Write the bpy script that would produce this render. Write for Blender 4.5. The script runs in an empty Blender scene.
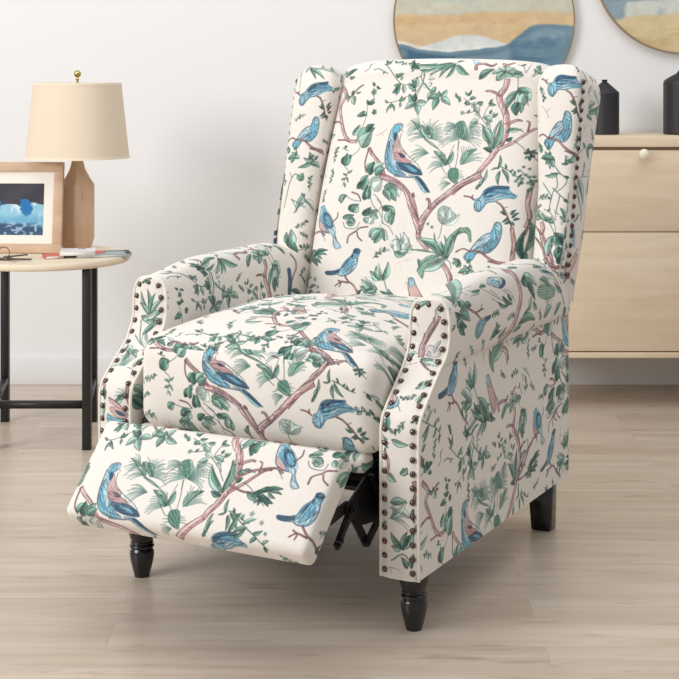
import bpy, bmesh, math, random
import numpy as np
from mathutils import Vector, Matrix

random.seed(7)
rng = np.random.default_rng(11)
COL = bpy.context.scene.collection
PI = math.pi

# ------------------------------------------------------------------ helpers
def srgb(r, g, b):
    f = lambda c: (c/255/12.92) if c/255 <= 0.04045 else ((c/255+0.055)/1.055)**2.4
    return (f(r), f(g), f(b), 1.0)

def empty(name, loc, rz=0.0, label=None, cat=None, group=None):
    o = bpy.data.objects.new(name, None)
    COL.objects.link(o)
    o.location = loc
    o.rotation_euler = (0, 0, rz)
    o.empty_display_size = 0.05
    tag(o, label, cat, group)
    return o

def tag(o, label=None, cat=None, group=None, kind=None):
    if label: o['label'] = label
    if cat: o['category'] = cat
    if group: o['group'] = group
    if kind: o['kind'] = kind
    return o

def link(name, me, mat, parent=None, smooth=True):
    o = bpy.data.objects.new(name, me)
    COL.objects.link(o)
    if mat: me.materials.append(mat)
    if parent: o.parent = parent
    if smooth:
        me.polygons.foreach_set('use_smooth', [True]*len(me.polygons))
    return o

def bm_obj(name, bm, mat, parent=None, smooth=False, auto=None):
    bmesh.ops.recalc_face_normals(bm, faces=bm.faces[:])
    if auto is not None:
        for e in bm.edges:
            if len(e.link_faces) == 2 and e.calc_face_angle(0) > math.radians(auto):
                e.smooth = False
        smooth = True
    me = bpy.data.meshes.new(name)
    bm.to_mesh(me); bm.free()
    return link(name, me, mat, parent, smooth)

def add_box(bm, x0, x1, y0, y1, z0, z1, bev=0.0, seg=2):
    m = Matrix.Translation(((x0+x1)/2, (y0+y1)/2, (z0+z1)/2)) @ Matrix.Diagonal((x1-x0, y1-y0, z1-z0, 1))
    r = bmesh.ops.create_cube(bm, size=1, matrix=m)
    if bev > 0:
        es = list({e for v in r['verts'] for e in v.link_edges})
        bmesh.ops.bevel(bm, geom=es, offset=bev, segments=seg, affect='EDGES', profile=0.5)
    return bm

def box(name, dims, mat, parent=None, bev=0.002, auto=30):
    bm = bmesh.new()
    add_box(bm, *dims, bev=bev)
    return bm_obj(name, bm, mat, parent, auto=auto)

def add_lathe(bm, prof, seg=48, center=(0, 0, 0), rot=0.0, caps=True):
    rings = []
    for r, z in prof:
        rings.append([bm.verts.new((center[0]+r*math.cos(rot+2*PI*k/seg), center[1]+r*math.sin(rot+2*PI*k/seg), center[2]+z)) for k in range(seg)])
    for a, b in zip(rings, rings[1:]):
        for k in range(seg):
            bm.faces.new((a[k], a[(k+1) % seg], b[(k+1) % seg], b[k]))
    if caps:
        bm.faces.new(rings[0][::-1]); bm.faces.new(rings[-1])
    return bm

def add_bar(bm, a, b, w, h, bev=0.0):
    """rectangular bar between two points, w across (horizontal), h the other way"""
    a, b = Vector(a), Vector(b)
    d = b-a
    q = d.to_track_quat('Z', 'Y').to_matrix().to_4x4()
    m = Matrix.Translation((a+b)/2) @ q @ Matrix.Diagonal((w, h, d.length, 1))
    r = bmesh.ops.create_cube(bm, size=1, matrix=m)
    if bev:
        bmesh.ops.bevel(bm, geom=list({e for v in r['verts'] for e in v.link_edges}), offset=bev, segments=2, affect='EDGES')

def add_cyl(bm, a, b, r, seg=20):
    a, b = Vector(a), Vector(b)
    d = b-a
    m = Matrix.Translation((a+b)/2) @ d.to_track_quat('Z', 'Y').to_matrix().to_4x4()
    bmesh.ops.create_cone(bm, cap_ends=True, segments=seg, radius1=r, radius2=r, depth=d.length, matrix=m)

def add_tube(bm, pts, r, seg=8, closed=False):
    pts = [Vector(p) for p in pts]
    n = len(pts); rings = []
    up = Vector((0.31, 0.22, 0.93)).normalized()
    for i, p in enumerate(pts):
        a = pts[(i-1) % n] if (closed or i > 0) else p
        b = pts[(i+1) % n] if (closed or i < n-1) else p
        t = (b-a).normalized()
        x = t.cross(up)
        if x.length < 1e-3: x = t.orthogonal()
        x.normalize(); y = t.cross(x)
        rings.append([bm.verts.new(p + r*(math.cos(2*PI*k/seg)*x+math.sin(2*PI*k/seg)*y)) for k in range(seg)])
    m = n if closed else n-1
    for i in range(m):
        A, B = rings[i], rings[(i+1) % n]
        for k in range(seg):
            bm.faces.new((A[k], A[(k+1) % seg], B[(k+1) % seg], B[k]))
    if not closed:
        bm.faces.new(rings[0][::-1]); bm.faces.new(rings[-1])

class Grids:
    """several point grids welded into one mesh; every loop carries its own uv"""
    def __init__(s): s.P = []; s.F = []; s.UV = []; s.n = 0
    def add(s, P, UV, flip=False):
        R, C = P.shape[:2]
        idx = s.n + np.arange(R*C).reshape(R, C)
        q = np.stack([idx[:-1, :-1], idx[:-1, 1:], idx[1:, 1:], idx[1:, :-1]], -1).reshape(-1, 4)
        u = np.stack([UV[:-1, :-1], UV[:-1, 1:], UV[1:, 1:], UV[1:, :-1]], 2).reshape(-1, 4, 2)
        if flip: q = q[:, ::-1]; u = u[:, ::-1]
        s.P.append(P.reshape(-1, 3)); s.F.append(q); s.UV.append(u); s.n += R*C
    def build(s, name, mat, parent):
        P = np.concatenate(s.P); F = np.concatenate(s.F); UV = np.concatenate(s.UV)
        key = np.round(P*20000).astype(np.int64)
        _, first, inv = np.unique(key, axis=0, return_index=True, return_inverse=True)
        P = P[first]; F = inv.reshape(-1)[F]
        bm = bmesh.new()
        vs = [bm.verts.new(p) for p in P.tolist()]
        lay = bm.loops.layers.uv.new('print')
        for f, u in zip(F.tolist(), UV.tolist()):
            ids, us = [], []
            for a, b in zip(f, u):
                if a not in ids: ids.append(a); us.append(b)
            if len(ids) < 3: continue
            try: fc = bm.faces.new([vs[i] for i in ids])
            except ValueError: continue
            for l, b in zip(fc.loops, us): l[lay].uv = b
        return bm_obj(name, bm, mat, parent, smooth=True)

# atlas of the printed cloth: region -> (x0, y0, w, h) in millimetres of cloth
ATLAS_W, ATLAS_H = 2400, 2048
REG = {
    'back': (0, 0, 660, 700), 'seat': (680, 0, 620, 900), 'foot': (1320, 0, 640, 360),
    'rollR': (0, 720, 900, 420), 'sideR': (0, 1160, 900, 500), 'rollL': (1320, 380, 900, 520),
    'wingR': (920, 920, 400, 560), 'wingL': (1340, 920, 400, 560),
    'frontR': (1760, 920, 140, 560), 'frontL': (1920, 920, 140, 560),
    'rest': (920, 1500, 1460, 540),
}
# metres (a to the right, b down) of each region's top left corner
ORG = {'back': (-.33, -.70), 'seat': (-.31, -.62), 'foot': (-.32, -.06), 'rollR': (-.12, -.16), 'sideR': (-.12, -.50),
       'rollL': (-.12, -.16), 'wingR': (-.13, -1.06), 'wingL': (-.13, -1.06), 'frontR': (-.07, -.62), 'frontL': (-.07, -.62), 'rest': (-.7, -.27)}
def UVR(reg, a, b):
    x0, y0, w, h = REG[reg]
    x = x0 + (np.asarray(a)-ORG[reg][0])*1000
    y = y0 + (np.asarray(b)-ORG[reg][1])*1000
    x, y = np.broadcast_arrays(x, y)
    x = np.clip(x, x0+1, x0+w-1); y = np.clip(y, y0+1, y0+h-1)
    return np.stack([x/ATLAS_W, 1-y/ATLAS_H], -1)

# ------------------------------------------------------------------ materials
def new_mat(name):
    m = bpy.data.materials.new(name); m.use_nodes = True
    nt = m.node_tree
    return m, nt, nt.nodes['Principled BSDF'], nt.nodes, nt.links

def plain(name, col, rough=0.5, metal=0.0, bump=0.0, bscale=200, spec=0.5, coat=0.0, var=0.0):
    m, nt, p, N, L = new_mat(name)
    p.inputs['Base Color'].default_value = col
    p.inputs['Roughness'].default_value = rough
    p.inputs['Metallic'].default_value = metal
    p.inputs['Specular IOR Level'].default_value = spec
    p.inputs['Coat Weight'].default_value = coat
    tc = N.new('ShaderNodeTexCoord')
    if bump:
        n = N.new('ShaderNodeTexNoise'); n.inputs['Scale'].default_value = bscale; n.inputs['Detail'].default_value = 3
        L.new(tc.outputs['Object'], n.inputs['Vector'])
        b = N.new('ShaderNodeBump'); b.inputs['Strength'].default_value = bump; b.inputs['Distance'].default_value = 0.001
        L.new(n.outputs['Fac'], b.inputs['Height']); L.new(b.outputs['Normal'], p.inputs['Normal'])
    if var:
        n = N.new('ShaderNodeTexNoise'); n.inputs['Scale'].default_value = 6; n.inputs['Detail'].default_value = 4
        L.new(tc.outputs['Object'], n.inputs['Vector'])
        mx = N.new('ShaderNodeMix'); mx.data_type = 'RGBA'
        mx.inputs['A'].default_value = col
        mx.inputs['B'].default_value = (col[0]*(1-var), col[1]*(1-var), col[2]*(1-var), 1)
        L.new(n.outputs['Fac'], mx.inputs['Factor']); L.new(mx.outputs['Result'], p.inputs['Base Color'])
    return m

def wood(name, c1, c2, scale=(1, 14, 14), rough=0.5, detail=6, knots=0.0, ns=3.0, c3=None):
    m, nt, p, N, L = new_mat(name)
    p.inputs['Roughness'].default_value = rough
    tc = N.new('ShaderNodeTexCoord'); mp = N.new('ShaderNodeMapping')
    mp.inputs['Scale'].default_value = scale
    L.new(tc.outputs['Object'], mp.inputs['Vector'])
    n = N.new('ShaderNodeTexNoise'); n.inputs['Scale'].default_value = ns; n.inputs['Detail'].default_value = detail
    n.inputs['Distortion'].default_value = 0.6
    L.new(mp.outputs['Vector'], n.inputs['Vector'])
    r = N.new('ShaderNodeValToRGB')
    r.color_ramp.elements[0].position = 0.3; r.color_ramp.elements[0].color = c1
    r.color_ramp.elements[1].position = 0.7; r.color_ramp.elements[1].color = c2
    L.new(n.outputs['Fac'], r.inputs['Fac'])
    out = r.outputs['Color']
    if c3:
        n2 = N.new('ShaderNodeTexNoise'); n2.inputs['Scale'].default_value = ns*5; n2.inputs['Detail'].default_value = 3
        L.new(mp.outputs['Vector'], n2.inputs['Vector'])
        r2 = N.new('ShaderNodeValToRGB')
        r2.color_ramp.elements[0].position = 0.62; r2.color_ramp.elements[0].color = (0, 0, 0, 1)
        r2.color_ramp.elements[1].position = 0.80; r2.color_ramp.elements[1].color = (.6, .6, .6, 1)
        L.new(n2.outputs['Fac'], r2.inputs['Fac'])
        mx = N.new('ShaderNodeMix'); mx.data_type = 'RGBA'
        L.new(r2.outputs['Color'], mx.inputs['Factor']); L.new(out, mx.inputs['A']); mx.inputs['B'].default_value = c3
        out = mx.outputs['Result']
    L.new(out, p.inputs['Base Color'])
    b = N.new('ShaderNodeBump'); b.inputs['Strength'].default_value = 0.15; b.inputs['Distance'].default_value = 0.001
    L.new(n.outputs['Fac'], b.inputs['Height']); L.new(b.outputs['Normal'], p.inputs['Normal'])
    return m

def floor_material():
    m, nt, p, N, L = new_mat('oak_plank_floor')
    tc = N.new('ShaderNodeTexCoord')
    mp = N.new('ShaderNodeMapping'); mp.inputs['Location'].default_value = (0.41, -0.06, 0)   # seams at Y = 2.58 + 0.12 k
    L.new(tc.outputs['Object'], mp.inputs['Vector'])
    br = N.new('ShaderNodeTexBrick')
    br.inputs['Color1'].default_value = (0, 0, 0, 1); br.inputs['Color2'].default_value = (1, 1, 1, 1); br.inputs['Mortar'].default_value = (.5, .5, .5, 1)
    br.inputs['Scale'].default_value = 1.0; br.inputs['Mortar Size'].default_value = 0.0008; br.inputs['Mortar Smooth'].default_value = 0.3
    br.inputs['Brick Width'].default_value = 1.22; br.inputs['Row Height'].default_value = 0.12
    br.offset = 0.37; br.offset_frequency = 2
    L.new(mp.outputs['Vector'], br.inputs['Vector'])
    # per plank shift of the grain
    sc = N.new('ShaderNodeVectorMath'); sc.operation = 'SCALE'; sc.inputs['Scale'].default_value = 7.0
    L.new(br.outputs['Color'], sc.inputs[0])
    ad = N.new('ShaderNodeVectorMath'); ad.operation = 'ADD'
    L.new(tc.outputs['Object'], ad.inputs[0]); L.new(sc.outputs['Vector'], ad.inputs[1])
    m2 = N.new('ShaderNodeMapping'); m2.inputs['Scale'].default_value = (1.3, 15, 1)
    L.new(ad.outputs['Vector'], m2.inputs['Vector'])
    n = N.new('ShaderNodeTexNoise'); n.inputs['Scale'].default_value = 1.6; n.inputs['Detail'].default_value = 7; n.inputs['Distortion'].default_value = 0.8
    L.new(m2.outputs['Vector'], n.inputs['Vector'])
    r = N.new('ShaderNodeValToRGB')
    e = r.color_ramp.elements
    e[0].position = 0.28; e[0].color = FLOOR_C[0]
    e[1].position = 0.72; e[1].color = FLOOR_C[2]
    k = e.new(0.5); k.color = FLOOR_C[1]
    L.new(n.outputs['Fac'], r.inputs['Fac'])
    # plank to plank tone
    mx = N.new('ShaderNodeMix'); mx.data_type = 'RGBA'; mx.blend_type = 'MULTIPLY'; mx.inputs['Factor'].default_value = 1
    r2 = N.new('ShaderNodeValToRGB')
    r2.color_ramp.elements[0].color = (.90, .885, .87, 1); r2.color_ramp.elements[1].color = (1, 1, 1, 1)
    L.new(br.outputs['Color'], r2.inputs['Fac'])
    L.new(r.outputs['Color'], mx.inputs['A']); L.new(r2.outputs['Color'], mx.inputs['B'])
    # small dark flecks / knots
    m3 = N.new('ShaderNodeMapping'); m3.inputs['Scale'].default_value = (5, 26, 1)
    L.new(ad.outputs['Vector'], m3.inputs['Vector'])
    n3 = N.new('ShaderNodeTexNoise'); n3.inputs['Scale'].default_value = 1.5; n3.inputs['Detail'].default_value = 5
    L.new(m3.outputs['Vector'], n3.inputs['Vector'])
    r3 = N.new('ShaderNodeValToRGB')
    r3.color_ramp.elements[0].position = 0.60; r3.color_ramp.elements[0].color = (0, 0, 0, 1)
    r3.color_ramp.elements[1].position = 0.78; r3.color_ramp.elements[1].color = (.65, .65, .65, 1)
    L.new(n3.outputs['Fac'], r3.inputs['Fac'])
    mk = N.new('ShaderNodeMix'); mk.data_type = 'RGBA'
    L.new(r3.outputs['Color'], mk.inputs['Factor']); L.new(mx.outputs['Result'], mk.inputs['A']); mk.inputs['B'].default_value = srgb(150, 128, 108)
    # seam lines
    mz = N.new('ShaderNodeMix'); mz.data_type = 'RGBA'
    mm = N.new('ShaderNodeMath'); mm.operation = 'MULTIPLY'; mm.inputs[1].default_value = 0.30
    L.new(br.outputs['Fac'], mm.inputs[0]); L.new(mm.outputs['Value'], mz.inputs['Factor'])
    L.new(mk.outputs['Result'], mz.inputs['A']); mz.inputs['B'].default_value = srgb(120, 100, 84)
    L.new(mz.outputs['Result'], p.inputs['Base Color'])
    p.inputs['Roughness'].default_value = 0.31
    p.inputs['Specular IOR Level'].default_value = 0.45
    b = N.new('ShaderNodeBump'); b.inputs['Strength'].default_value = 0.25; b.inputs['Distance'].default_value = 0.0006
    L.new(n.outputs['Fac'], b.inputs['Height']); L.new(b.outputs['Normal'], p.inputs['Normal'])
    return m
FLOOR_C = [srgb(198, 180, 162), srgb(211, 196, 179), srgb(223, 209, 194)]

def image_material(name, img, rough=0.8, weave=0.0, sheen=0.0):
    m, nt, p, N, L = new_mat(name)
    t = N.new('ShaderNodeTexImage'); t.image = img; t.interpolation = 'Cubic'
    L.new(t.outputs['Color'], p.inputs['Base Color'])
    p.inputs['Roughness'].default_value = rough
    p.inputs['Specular IOR Level'].default_value = 0.25
    if sheen:
        p.inputs['Sheen Weight'].default_value = sheen
    if weave:
        tc = N.new('ShaderNodeTexCoord')
        n = N.new('ShaderNodeTexNoise'); n.inputs['Scale'].default_value = 14; n.inputs['Detail'].default_value = 2
        L.new(tc.outputs['Object'], n.inputs['Vector'])
        b = N.new('ShaderNodeBump'); b.inputs['Strength'].default_value = weave; b.inputs['Distance'].default_value = 0.006
        L.new(n.outputs['Fac'], b.inputs['Height'])
        n2 = N.new('ShaderNodeTexNoise'); n2.inputs['Scale'].default_value = 700; n2.inputs['Detail'].default_value = 1
        L.new(tc.outputs['Object'], n2.inputs['Vector'])
        b2 = N.new('ShaderNodeBump'); b2.inputs['Strength'].default_value = 0.25; b2.inputs['Distance'].default_value = 0.0006
        L.new(n2.outputs['Fac'], b2.inputs['Height']); L.new(b.outputs['Normal'], b2.inputs['Normal'])
        L.new(b2.outputs['Normal'], p.inputs['Normal'])
    return m

def make_image(name, arr):
    """arr: H x W x 3 sRGB 0..1, row 0 at the top"""
    h, w = arr.shape[:2]
    img = bpy.data.images.new(name, w, h, alpha=False)
    px = np.ones((h, w, 4), np.float32); px[..., :3] = arr[::-1]
    img.pixels.foreach_set(px.ravel()); img.update(); img.pack()
    return img
WORLD, KEY, TOP, EXPO = .42, 136, 46, -0.08
# motifs of the cloth print, in millimetres on the cloth: b branch, l leaf, s stem, p patch, f floret, c rose, n fronds
MOTIFS = {
 'ivy': [["b",10.6,6.8,75,69,98,96,84,126,99,166,118,199,137,214,157,214],["b",4.7,2.3,42,172,84,166,101,172],["b",3.1,1.8,98,213,121,212,137,216],["b",5.5,2.5,102,105,118,101,133,85,148,76],["l",109,105,97,91,8.7,1],["l",119,99,122,87,8.0,2],
  ["l",125,102,131,124,15.4,0],["l",112,101,108,116,8.2,1],["l",132,95,144,93,4.3,2],["b",8.3,4.6,193,230,207,247,230,269,252,303],["b",2.6,1.5,193,230,190,268,198,292],["s",1,161,193,170,154,169,128,170,114],
  ["l",172,149,152,147,10.4,0],["l",166,149,144,152,11.5,1],["l",163,140,153,154,8.3,1],["l",172,121,188,119,8.1,2],["l",172,121,184,111,7.1,1],["l",175,125,165,113,7.2,2],
  ["f",181,95,14.3,0],["f",190,142,13.1,1],["f",179,78,6.2,2],["l",180,78,174,71,5.2,2],["l",186,81,198,88,5.1,2],["s",1,180,85,182,102,186,116],
  ["l",142,199,157,173,17.0,0],["l",142,191,154,175,8.5,1],["l",157,213,199,180,31.1,1],["l",174,230,193,188,34.3,0],["l",176,188,196,171,15.3,2],["s",2,174,230,187,198,194,180],
  ["l",154,213,169,193,10.6,3],["s",2,120,232,137,239],["f",128,229,7.7,2],["l",123,270,149,249,27.1,2],["l",136,277,135,244,21.7,1],["s",1,141,259,165,238,168,228],
  ["s",1,137,279,148,289,144,309,139,327],["l",149,294,159,286,5.3,1],["l",147,299,135,295,5.3,1],["l",146,304,154,318,5.3,1],["l",144,309,133,312,5.3,1],["l",143,319,148,330,5.3,1],
  ["l",47,208,85,198,13.0,0],["l",43,200,62,180,10.3,0],["l",197,287,216,267,17.4,1],["l",209,297,214,262,19.4,2],["l",215,287,240,266,20.3,0],["l",222,296,245,278,20.2,1],
  ["l",181,331,204,309,14.2,2],["l",187,317,206,297,11.2,1],["l",213,316,235,296,22.2,3],["l",221,329,246,300,25.1,3],["l",52,275,78,308,7.2,3],["l",46,285,49,306,7.4,3]],
 'vine': [["s",2,197,24,215,41,234,63,252,78,271,80],["s",1,198,28,213,25,207,-2],["l",206,29,192,5,6.7,2],["l",211,25,213,8,6.2,2],["l",239,61,255,54,7.9,1],["l",240,63,233,54,6.9,1],
  ["l",248,68,253,61,5.0,1],["l",250,80,232,80,10.9,0],["l",248,82,230,98,12.9,1],["l",256,82,261,99,10.8,0],["l",243,87,241,103,9.9,1],["s",1,271,80,288,87,295,115],
  ["l",285,87,270,76,11.8,1],["l",288,87,289,62,12.8,0],["l",288,85,277,69,10.8,2],["l",291,90,281,94,8.8,1],["s",2,309,55,305,80,296,103,295,119],["s",1,217,119,238,119,275,105],
  ["l",223,121,214,114,4.5,1],["l",231,124,223,144,4.4,1],["l",234,124,243,140,4.9,1],["l",231,121,231,135,3.9,1],["l",254,119,257,105,7.8,1],["l",259,117,268,110,5.9,1],
  ["l",255,121,256,131,5.9,0],["l",293,119,275,101,14.6,1],["l",294,121,270,135,16.5,0],["l",295,121,306,148,16.4,0],["l",298,119,324,119,15.4,0],["l",295,117,290,99,12.6,2],
  ["s",2,305,46,300,62,313,80,336,96,349,101],["s",1,299,60,277,69],["l",333,96,326,117,11.5,0],["l",336,96,342,85,11.6,0],["l",309,76,322,87,7.8,3],["s",2,159,20,157,37,147,43],
  ["s",1,156,28,169,17],["s",2,172,41,185,39,200,46,212,52],["l",203,48,199,53,4.1,2],["l",68,2,68,-26,14.1,1],["l",81,4,97,-7,10.2,1],["l",84,45,106,32,16.1,1],
  ["l",96,44,123,34,12.8,2],["l",85,37,65,16,13.6,1],["l",102,53,119,54,8.1,1],["s",1,72,52,106,41,123,34]],
 'palmtop': [["f",277,35,17.8,2],["l",276,32,271,11,9.2,2],["l",276,32,260,24,8.6,1],["l",280,35,295,43,7.5,2],["l",278,38,275,50,7.2,1],["l",279,32,289,25,7.2,1],
  ["l",284,33,337,27,10.3,0],["l",295,46,340,39,7.2,1]],
 'bird_big': [["p","L1",271,170,258,168,246,177,242,189,240,211,239,236,241,259,248,278,265,290,282,297,307,297,333,298,363,325,357,335,342,323,321,300,287,299,271,295,293,274,277,245,262,221,260,196,268,184],["p","B2",263,171,251,173,246,187,254,201,259,189,266,184],["p","B3",255,189,251,196,255,211,261,208,261,196],["p","B2",242,211,240,236,243,261,253,280,276,294,302,294,284,282,265,265,254,246,248,226],["p","B1",246,206,247,231,254,256,267,275,269,255,256,231],["p","K1",262,194,260,206,256,218,257,236,264,246,278,253,288,250,291,240,277,230,270,216],
  ["p","K2",261,241,268,238,282,245,297,254,311,264,297,268,275,260,263,253],["p","K0",272,240,281,241,293,250,281,251],["p","B3",270,263,291,264,312,266,335,280,343,292,327,293,306,289,284,279],["p","B2",292,269,313,274,330,285,315,284],["p","B3",332,295,347,306,365,327,369,334,358,330,340,312,325,298],["p","L1",264,172,271,171,271,181,266,184],
  ["s",0,268,182,274,186,271,191],["s",4,307,293,333,298,345,311,358,326],["s",4,245,211,244,236,249,261,269,282,296,291],["s",4,284,279,316,288,337,292],["s",0,248,172,263,168,271,173],["s",4,242,184,238,231,242,266,259,288,297,299,323,299],
  ["s",4,270,193,272,216,291,240,327,268,343,292],["b",12.1,9.1,235,296,257,305,285,316,302,327,318,341]],
 'fans': [["n",316,176,34.2,150,250,10,1],["n",339,195,44.4,-40,-150,14,1],["s",2,331,204,354,219,371,228],["s",1,290,160,316,176,333,202],["n",347,238,44.7,150,215,9,1],["n",346,202,39.7,-60,15,10,1],
  ["n",335,199,42.1,170,240,10,0],["l",320,171,346,204,12.8,0],["l",333,173,351,204,10.8,1],["s",2,295,162,330,200,359,218,388,242],["p","G0",403,170,412,163,427,163,441,202,421,202,405,193],["p","G1",408,167,420,163,429,193,418,198],
  ["n",419,202,46.4,-130,-200,9,0],["n",425,202,51.2,20,-70,12,1],["n",440,169,33.3,-10,80,8,1],["n",409,172,33.5,150,205,8,1],["n",395,266,41.6,-100,-200,14,1],["l",361,233,395,266,9.9,0],
  ["l",378,242,396,267,10.8,1],["l",397,266,409,232,12.7,1],["s",1,395,266,409,217],["s",1,419,207,422,251,420,285],["s",2,419,207,420,227],["n",439,262,48.4,-105,-20,12,1],
  ["p","G1",436,263,437,241,450,228,467,226,452,240],["p","G0",434,265,431,246,441,231,451,236],["n",420,299,29.0,-170,-10,12,1],["p","G1",406,290,409,275,428,275,432,308,416,304],["n",414,309,26.5,140,200,6,1],["s",1,388,242,415,280],
  ["s",1,382,264,398,285]],
 'trunk': [["b",11.9,13.8,516,61,513,80,503,101,508,119,521,139,527,165],["b",5.6,2.8,503,101,493,95,478,91,468,92],["b",7.3,3.2,526,167,538,160,551,155,560,157],["b",14.7,11.0,527,165,528,186,521,210,512,227,501,249,486,271,479,285],["b",7.5,2.8,516,225,537,215,553,205,571,188,586,176,598,174],["b",2.6,1.7,574,181,575,161,569,156],
  ["b",10.5,14.3,479,285,461,298,436,318,421,332],["s",4,526,97,516,110,522,135,518,144],["s",4,521,210,513,205,510,215],["l",528,186,547,174,7.3,1],["l",532,179,562,176,8.1,0],["s",2,549,174,566,183],
  ["l",532,205,544,196,10.1,2],["s",1,549,205,565,217,580,234,598,253],["l",582,234,579,222,5.8,2],["l",580,236,572,231,5.1,2],["l",584,236,593,227,6.4,2],["l",584,238,593,244,5.5,2],
  ["l",586,241,585,253,5.6,2],["l",582,241,576,248,5.0,1],["l",590,234,598,237,3.8,2],["l",502,225,470,169,19.0,0],["l",495,211,473,173,9.5,1],["l",504,225,513,156,15.9,1],
  ["l",504,220,511,158,7.5,0],["l",503,232,481,223,11.4,2],["l",523,272,523,239,6.5,1],["l",528,277,529,310,8.2,1],["l",532,272,550,305,7.2,1],["l",523,270,508,275,3.7,1],
  ["l",486,316,501,289,8.5,0],["l",491,306,498,273,6.6,0],["l",480,322,487,309,6.6,1],["s",2,529,267,545,274,559,286,574,293],["l",541,272,537,260,3.6,2],["l",550,279,555,272,3.6,2],
  ["l",561,286,558,276,3.5,2],["l",568,291,575,283,3.4,2]],
 'bells': [["s",1,501,201,485,173,468,155,444,128,416,109],["s",1,450,137,431,142,416,142],["s",1,468,155,476,132,484,120],["s",1,459,146,458,123,455,117],["f",404,109,9.5,3],["l",401,109,394,98,5.7,1],
  ["l",407,111,405,118,6.6,1],["l",425,104,433,90,5.7,2],["l",423,102,417,95,4.7,1],["f",425,120,12.3,3],["l",420,118,433,124,9.4,1],["f",443,124,14.1,3],
  ["l",431,111,446,108,7.5,1],["f",417,142,10.4,3],["l",429,142,435,135,5.7,1],["f",460,121,11.3,3],["l",450,119,464,116,6.6,1],["f",484,120,11.2,3],
  ["l",479,118,497,122,6.5,1],["l",481,116,487,109,5.6,1],["l",444,130,456,141,11.3,0],["l",451,142,463,155,12.2,3],["f",495,145,11.2,3],["l",485,143,489,134,5.6,1],
  ["l",493,150,504,140,5.6,1],["l",459,160,440,165,12.3,0],["l",472,150,493,161,12.2,0],["f",483,164,12.2,3],["s",1,493,182,488,164,495,145]],
 'startop': [["p","G0",491,42,505,29,517,31,537,39,551,47,539,54,520,49,512,57,494,67,488,58,495,51,480,47],["l",508,45,478,52,10.4,0],["l",508,45,489,67,11.1,0],["l",508,45,530,53,11.1,0],["l",508,45,511,25,11.0,3],["l",508,45,489,34,11.0,3],
  ["l",511,45,529,32,10.8,3],["f",508,45,6.7,0],["l",447,65,483,40,15.0,1],["l",449,59,477,43,7.6,0],["l",529,46,549,50,11.8,0],["l",532,48,546,41,7.4,1],
  ["s",1,539,52,541,77,540,87],["s",1,540,87,538,125,549,143],["l",540,87,523,130,16.4,1],["l",539,96,520,121,9.1,0],["l",543,79,570,106,27.6,0],["l",553,123,563,83,22.2,0],
  ["l",542,86,567,87,13.4,1],["l",545,112,545,145,20.7,2],["l",548,114,555,138,11.7,1],["s",2,543,79,561,98,567,117],["s",1,322,55,357,43,387,25,402,17],["l",384,29,323,60,12.9,0],
  ["l",384,29,346,64,10.8,1],["l",384,32,364,64,8.8,1],["l",387,32,421,56,14.9,1],["l",386,22,402,17,6.4,1],["l",375,25,297,32,11.7,1],["p","B1",418,6,437,15,443,27,431,27],
  ["b",6.9,4.9,438,44,437,31,453,26,474,32,484,24],["b",5.9,4.7,498,23,511,25,524,14],["s",1,532,21,547,25,555,41,560,11],["l",542,23,548,12,6.0,1],["l",578,37,568,25,8.6,1],["l",579,33,589,31,9.0,1],
  ["l",580,26,574,2,8.7,1],["l",576,28,568,48,5.3,3]],
 'bottom_vine': [["s",2,307,53,306,74,292,99],["s",2,313,80,334,99,355,105],["l",353,110,325,110,12.5,1],["l",353,110,342,137,16.2,1],["l",358,107,371,91,13.4,0],["l",358,110,384,125,14.3,0],
  ["l",355,107,351,94,8.6,1],["l",327,74,326,85,9.7,3],["l",321,67,336,67,7.8,3]],
 'blossoms': [["f",559,286,7.0,3],["f",568,276,7.7,3],["f",576,267,6.7,3],["f",582,286,8.2,3],["f",587,272,6.4,3],["f",577,305,7.5,3],
  ["f",588,305,7.9,3],["f",596,291,5.9,3],["f",594,310,6.7,3],["f",568,295,6.0,3],["s",1,572,276,590,296,598,315]],
 'bird_dive': [["p","B2",553,313,538,312,520,312,505,317,497,327,492,339,483,344,480,358,484,369,494,373,502,364,510,352,525,349,542,342,558,340,566,342,571,335,561,328,554,321],["p","L1",498,334,490,344,486,358,491,369,499,362,505,352,502,343],["p","L1",531,328,544,330,557,330,567,334,558,336,541,337,524,342],["p","B3",554,314,538,312,520,313,505,319,499,329,504,334,513,327,530,320,547,320],["p","B3",500,332,507,336,523,333,515,338,503,339],["p","B1",515,340,528,335,541,337,529,345,514,350],
  ["s",4,498,332,513,327,531,324,554,321],["s",4,506,345,524,342,545,332,565,333],["s",4,480,358,484,369,494,373,502,364,510,352,529,348],["s",4,513,329,531,327,548,326],["s",4,514,334,532,331,552,328],["s",4,483,346,493,348,497,362,494,373],
  ["s",0,486,367,491,372]],
 'twig_dive': [["b",2.8,1.9,479,346,468,340,453,338],["b",2.3,1.4,473,342,474,335],["b",3.2,1.8,530,349,541,356,554,374,562,392,569,406],["s",1,546,363,556,360],["l",554,379,541,372,5.2,2],["l",559,385,548,395,5.2,2],
  ["l",564,392,553,399,5.1,2],["l",564,378,573,367,5.9,2],["l",567,385,579,374,5.8,2],["l",570,390,582,388,5.7,2],["l",564,394,573,403,5.0,2],["l",564,378,567,369,4.2,1],
  ["l",550,374,546,367,3.9,1]],
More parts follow.
